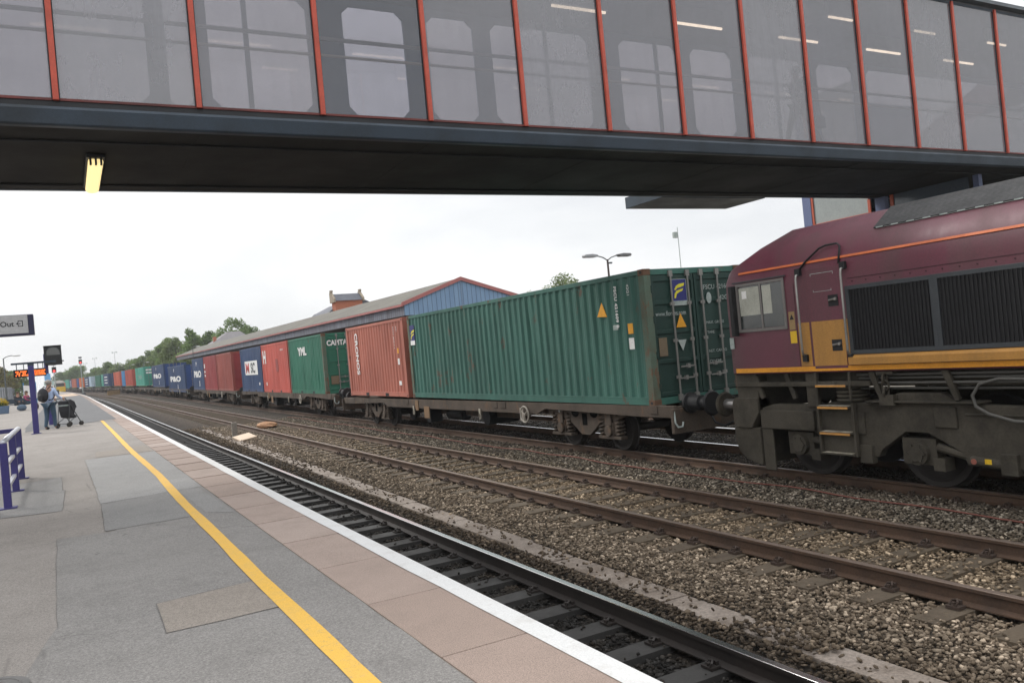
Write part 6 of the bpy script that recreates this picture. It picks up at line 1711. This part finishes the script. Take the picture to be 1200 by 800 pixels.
m = MB().box(20.57, 20.63, 43.27, 43.298, z0 - 0.6, z0 + 1.1); wb(m, 'gable_strip', mat('gable_strip', (0.17, 0.24, 0.34), 0.6), cn)
for k in range(12):
    y = 46 + k * 9
    wb(MB().cyl((19.0, y, pl(y)), (19.0, y, CE(y) - 0.65), 0.10, 10), 'column', purple if k % 1 else fasc_m, cn)
m = MB(); m.box(19.6, 22.0, 48, 148, 0.3, 4.0); wb(m, 'added_back_wall', mat('back_wall_brick', (0.16, 0.07, 0.045), 0.9, scale=3), cn)  # unseen wall added so the space beneath the canopy stays dark
# brick building with slate roof behind the canopy
bb = thing('brick_building', 'red brick building with slate roof and stone parapets behind the canopy ridge', 'building', (24, 77, 0))
brick = NT('red_brick'); v = brick.coord('Object'); bt = brick.new('ShaderNodeTexBrick'); bt.inputs['Scale'].default_value = 4.0
bt.inputs['Color1'].default_value = (0.42, 0.12, 0.055, 1); bt.inputs['Color2'].default_value = (0.35, 0.095, 0.045, 1); bt.inputs['Mortar'].default_value = (0.3, 0.2, 0.15, 1)
mpn = brick.new('ShaderNodeMapping'); mpn.inputs['Rotation'].default_value = (R(90), 0, 0); brick.link(v, mpn.inputs['Vector']); brick.link(mpn.outputs['Vector'], bt.inputs['Vector'])
brick.link(bt.outputs['Color'], brick.b.inputs['Base Color']); brick.b.inputs['Roughness'].default_value = 0.9
slt = mat('blue_slate', (0.11, 0.115, 0.135), 0.7, dirt_amt=0.3, scale=2); stone = mat('coping_stone', (0.30, 0.25, 0.19), 0.85)
wb(MB().box(22.62, 25.25, 75, 76.1, 0, 7.47), 'wall', brick.m, bb)
wb(MB().prism([(74.85, 7.42), (76.15, 7.42), (76.0, 8.10), (75.75, 8.12)], 'x', 22.66, 25.22), 'roof', slt, bb)
m = MB()
for x in (22.46, 25.25): m.prism([(74.8, 7.30), (74.8, 7.62), (75.7, 8.28), (76.2, 8.28), (76.2, 7.30)], 'x', x, x + 0.17)
for x in (22.46, 25.25): m.box(x - 0.03, x + 0.20, 75.6, 75.95, 8.28, 8.48)
wb(m, 'parapet', stone, bb)
m = MB(); m.prism([(20.6, 5.0), (22.46, 6.75), (22.46, 5.0)], 'y', 75.5, 82); m.prism([(25.43, 5.0), (25.43, 7.55), (26.0, 7.3), (28.0, 6.0), (28.0, 5.0)], 'y', 75.5, 82); m.prism([(22.46, 5.0), (22.46, 6.7), (24, 7.4), (25.43, 7.5), (25.43, 5.0)], 'y', 76.2, 82)
wb(m, 'side_roof', slt, bb)
hs = thing('house', 'grey hipped house roof with a small red chimney between the trees and the canopy', 'house', (25, 145, 0))
wb(MB().box(21.5, 28.5, 141, 150, 0, 6.6), 'wall', brick.m, hs)
m = MB(); m.add([(21.2, 140.7, 6.6), (28.8, 140.7, 6.6), (28.8, 150.3, 6.6), (21.2, 150.3, 6.6), (24.6, 144.5, 8.75), (26.6, 144.5, 8.75), (26.6, 147, 8.75), (24.6, 147, 8.75)], [(0, 1, 5, 4), (1, 2, 6, 5), (2, 3, 7, 6), (3, 0, 4, 7), (4, 5, 6, 7), (3, 2, 1, 0)])
rf = wb(m, 'roof', mat('house_slate', (0.17, 0.16, 0.165), 0.75, dirt_amt=0.3, scale=2), hs)
l_ = hs.location
m = MB().box(22.0 - l_[0], 22.5 - l_[0], 143 - l_[1], 143.6 - l_[1], 6.7, 8.0); m.build('chimney', brick.m, rf)

# ================================================================== TREES
bark = mat('bark', (0.07, 0.05, 0.035), 0.9)
lm = [leafmat('leaf_dark', (0.09, 0.14, 0.05), (0.165, 0.235, 0.08)), leafmat('leaf_mid', (0.115, 0.175, 0.055), (0.20, 0.285, 0.095)), leafmat('leaf_light', (0.13, 0.18, 0.065), (0.23, 0.29, 0.11)), leafmat('leaf_autumn', (0.13, 0.12, 0.04), (0.24, 0.21, 0.08))]
def tree(label, x, y, top, r, m_, n=2600, base=-1.3, low=0.35, size=0.45, sprd=1.0, group='trees beyond the railway'):
    b0 = base + (pl(y) if y > 50 else 0)
    t = thing('tree', label, 'tree', (x, y, b0), random.uniform(0, 6.28), group)
    h = top - b0
    m = MB().tube([(0, 0, 0), (0.05 * r, 0.02 * r, h * 0.3), (-0.04 * r, 0.05 * r, h * 0.6), (0, 0, h * 0.85)], [0.05 * h * 0.6, 0.022 * h, 0.014 * h, 0.005 * h], 8)
    for k in range(6):
        a = k * 1.05 + random.uniform(-0.3, 0.3); z0_ = h * random.uniform(0.3, 0.6)
        m.tube([(0, 0, z0_), (0.4 * r * math.cos(a), 0.4 * r * math.sin(a), z0_ + 0.12 * h), (0.7 * r * math.cos(a), 0.7 * r * math.sin(a), z0_ + 0.26 * h)], [0.012 * h, 0.007 * h, 0.003 * h], 6)
    m.build('trunk', bark, t, smooth=True)
    cs = []
    for k in range(26):
        u = random.random(); z_ = h * (low + (1 - low - 0.08) * u)
        w_ = r * math.sin(math.pi * (0.15 + 0.72 * (u ** 0.85))) * 0.85
        a = random.uniform(0, 6.28); q = random.random() ** 0.5
        cr_ = r * random.uniform(0.22, 0.42)
        cs.append((w_ * q * math.cos(a), w_ * q * math.sin(a), min(z_, h - cr_ * 0.8), cr_, cr_, cr_ * 0.8))
    cs.append((0, 0, h - 0.25 * r, 0.3 * r, 0.3 * r, 0.25 * r))
    leafmesh('crown', cs, int(n * 2.2), size * 0.9, m_, t)
T = tree
T('tallest tree, dark green and rounded, above the far half of the canopy roof', 28.0, 160, 12.3, 4.6, lm[1], 4200, low=0.2)
T('smaller dark tree on the left shoulder of the tallest one', 24.4, 163, 10.2, 3.4, lm[0], 2800, low=0.15)
T('tree on the right of the tallest one, partly behind the house roof', 32.0, 166, 11.0, 3.4, lm[1], 2800, low=0.2)
T('upright leafy tree left of the house roof', 21.3, 166, 11.1, 3.0, lm[1], 3000, low=0.15)
T('narrow tree between the house roof and the upright leafy tree', 23.4, 172, 10.0, 3.0, lm[2], 2600, low=0.15)
T('broad tree left of the upright leafy one', 19.3, 172, 9.9, 3.2, lm[2], 2800, low=0.12)
T('rounded tree above the far end of the canopy', 18.6, 178, 10.2, 3.2, lm[1], 2800, low=0.1)
T('dense bush low behind the far end of the canopy', 19.0, 160, 6.6, 2.8, lm[2], 2200, low=0.1)
T('pale green shrub tree behind the navy blue containers', 19.0, 186, 7.6, 3.0, lm[2], 2400, low=0.1)
T('grey green tree behind the first navy blue container', 19.0, 195, 9.7, 3.5, lm[1], 2600, low=0.1)
T('dark tree behind the pale teal container', 18.0, 213, 9.3, 3.8, lm[0], 2600, low=0.1)
T('mid green bush over the teal container', 17.0, 223, 8.3, 3.2, lm[1], 2400, low=0.1)
T('pale bushy tree above the brick red container', 16.3, 234, 8.1, 3.2, lm[2], 2400, low=0.1)
T('low spreading tree above the sky blue container', 12.9, 246, 7.7, 3.4, lm[2], 2400, low=0.1)
T('dark bushy tree at the bend of the line', 11.0, 262, 8.6, 3.4, lm[0], 2400, low=0.1)
T('mid green tree left of the dark bushy one at the bend', 9.6, 285, 7.8, 3.0, lm[1], 2000, low=0.1)
T('small dark round tree standing apart beyond the orange container', 8.9, 305, 8.2, 2.6, lm[0], 1800, low=0.15)
T('large green tree mass behind the red signal', 3.9, 345, 10.4, 5.5, lm[1], 3200, low=0.05, size=0.6)
T('wide dark tree behind the distant passenger train', -0.6, 350, 8.6, 5.0, lm[0], 2600, low=0.05, size=0.6)
T('hazy bush right of the red signal, low above the containers', 8.5, 335, 7.0, 4.0, lm[1], 2200, low=0.05, size=0.6)
T('olive bush behind the grey fence at the left edge', -14.2, 165, 5.4, 3.4, lm[3], 2400, low=0.05, base=-0.5)
T('tall thin leaved bush behind the departure board', -9.4, 166, 6.5, 2.9, lm[3], 2000, low=0.1, base=-0.5)
T('yellowing bush behind the fence near the street lamp', -11.8, 161, 5.0, 3.0, lm[3], 2000, low=0.05, base=-0.5)
T('dark green bush behind the blue mirror post', -8.6, 190, 6.4, 3.4, lm[0], 2200, low=0.05, base=-0.5)
T('lone leafy treetop showing above the sea green container', 57.0, 90, 10.7, 4.4, lm[2], 3600, size=0.32, low=0.25)
T('ragged bare branched treetop left of the lone leafy one', 53.5, 92, 8.8, 1.8, lm[2], 500, size=0.28)
T('green bush behind the bench and the information board', -9.6, 185, 5.6, 3.2, lm[1], 2000, low=0.05, base=-0.5)

T('leafy tree filling the gap right of the dark tree behind the teal container', 18.6, 205, 9.0, 3.6, lm[2], 2800, low=0.08)
T('rounded tree low behind the pale shrub tree', 20.5, 188, 9.8, 3.6, lm[1], 2800, low=0.08)
T('soft green tree behind the brick red container, below the mast', 16.6, 242, 8.3, 3.8, lm[1], 2600, low=0.06)
T('bushy tree in front of the bend, left of the sky blue container', 12.4, 272, 8.0, 3.8, lm[2], 2600, low=0.06)
hz = NT('haze_air'); hz.n.remove(hz.b)
pv = hz.new('ShaderNodeVolumePrincipled'); pv.inputs['Color'].default_value = (0.93, 0.95, 0.98, 1); pv.inputs['Density'].default_value = 0.0004
hz.link(pv.outputs[0], hz.o.inputs['Volume'])
ho = MB().box(-420, 420, -75, 1020, -2.6, 16).build('haze', hz.m); ho['kind'] = 'stuff'
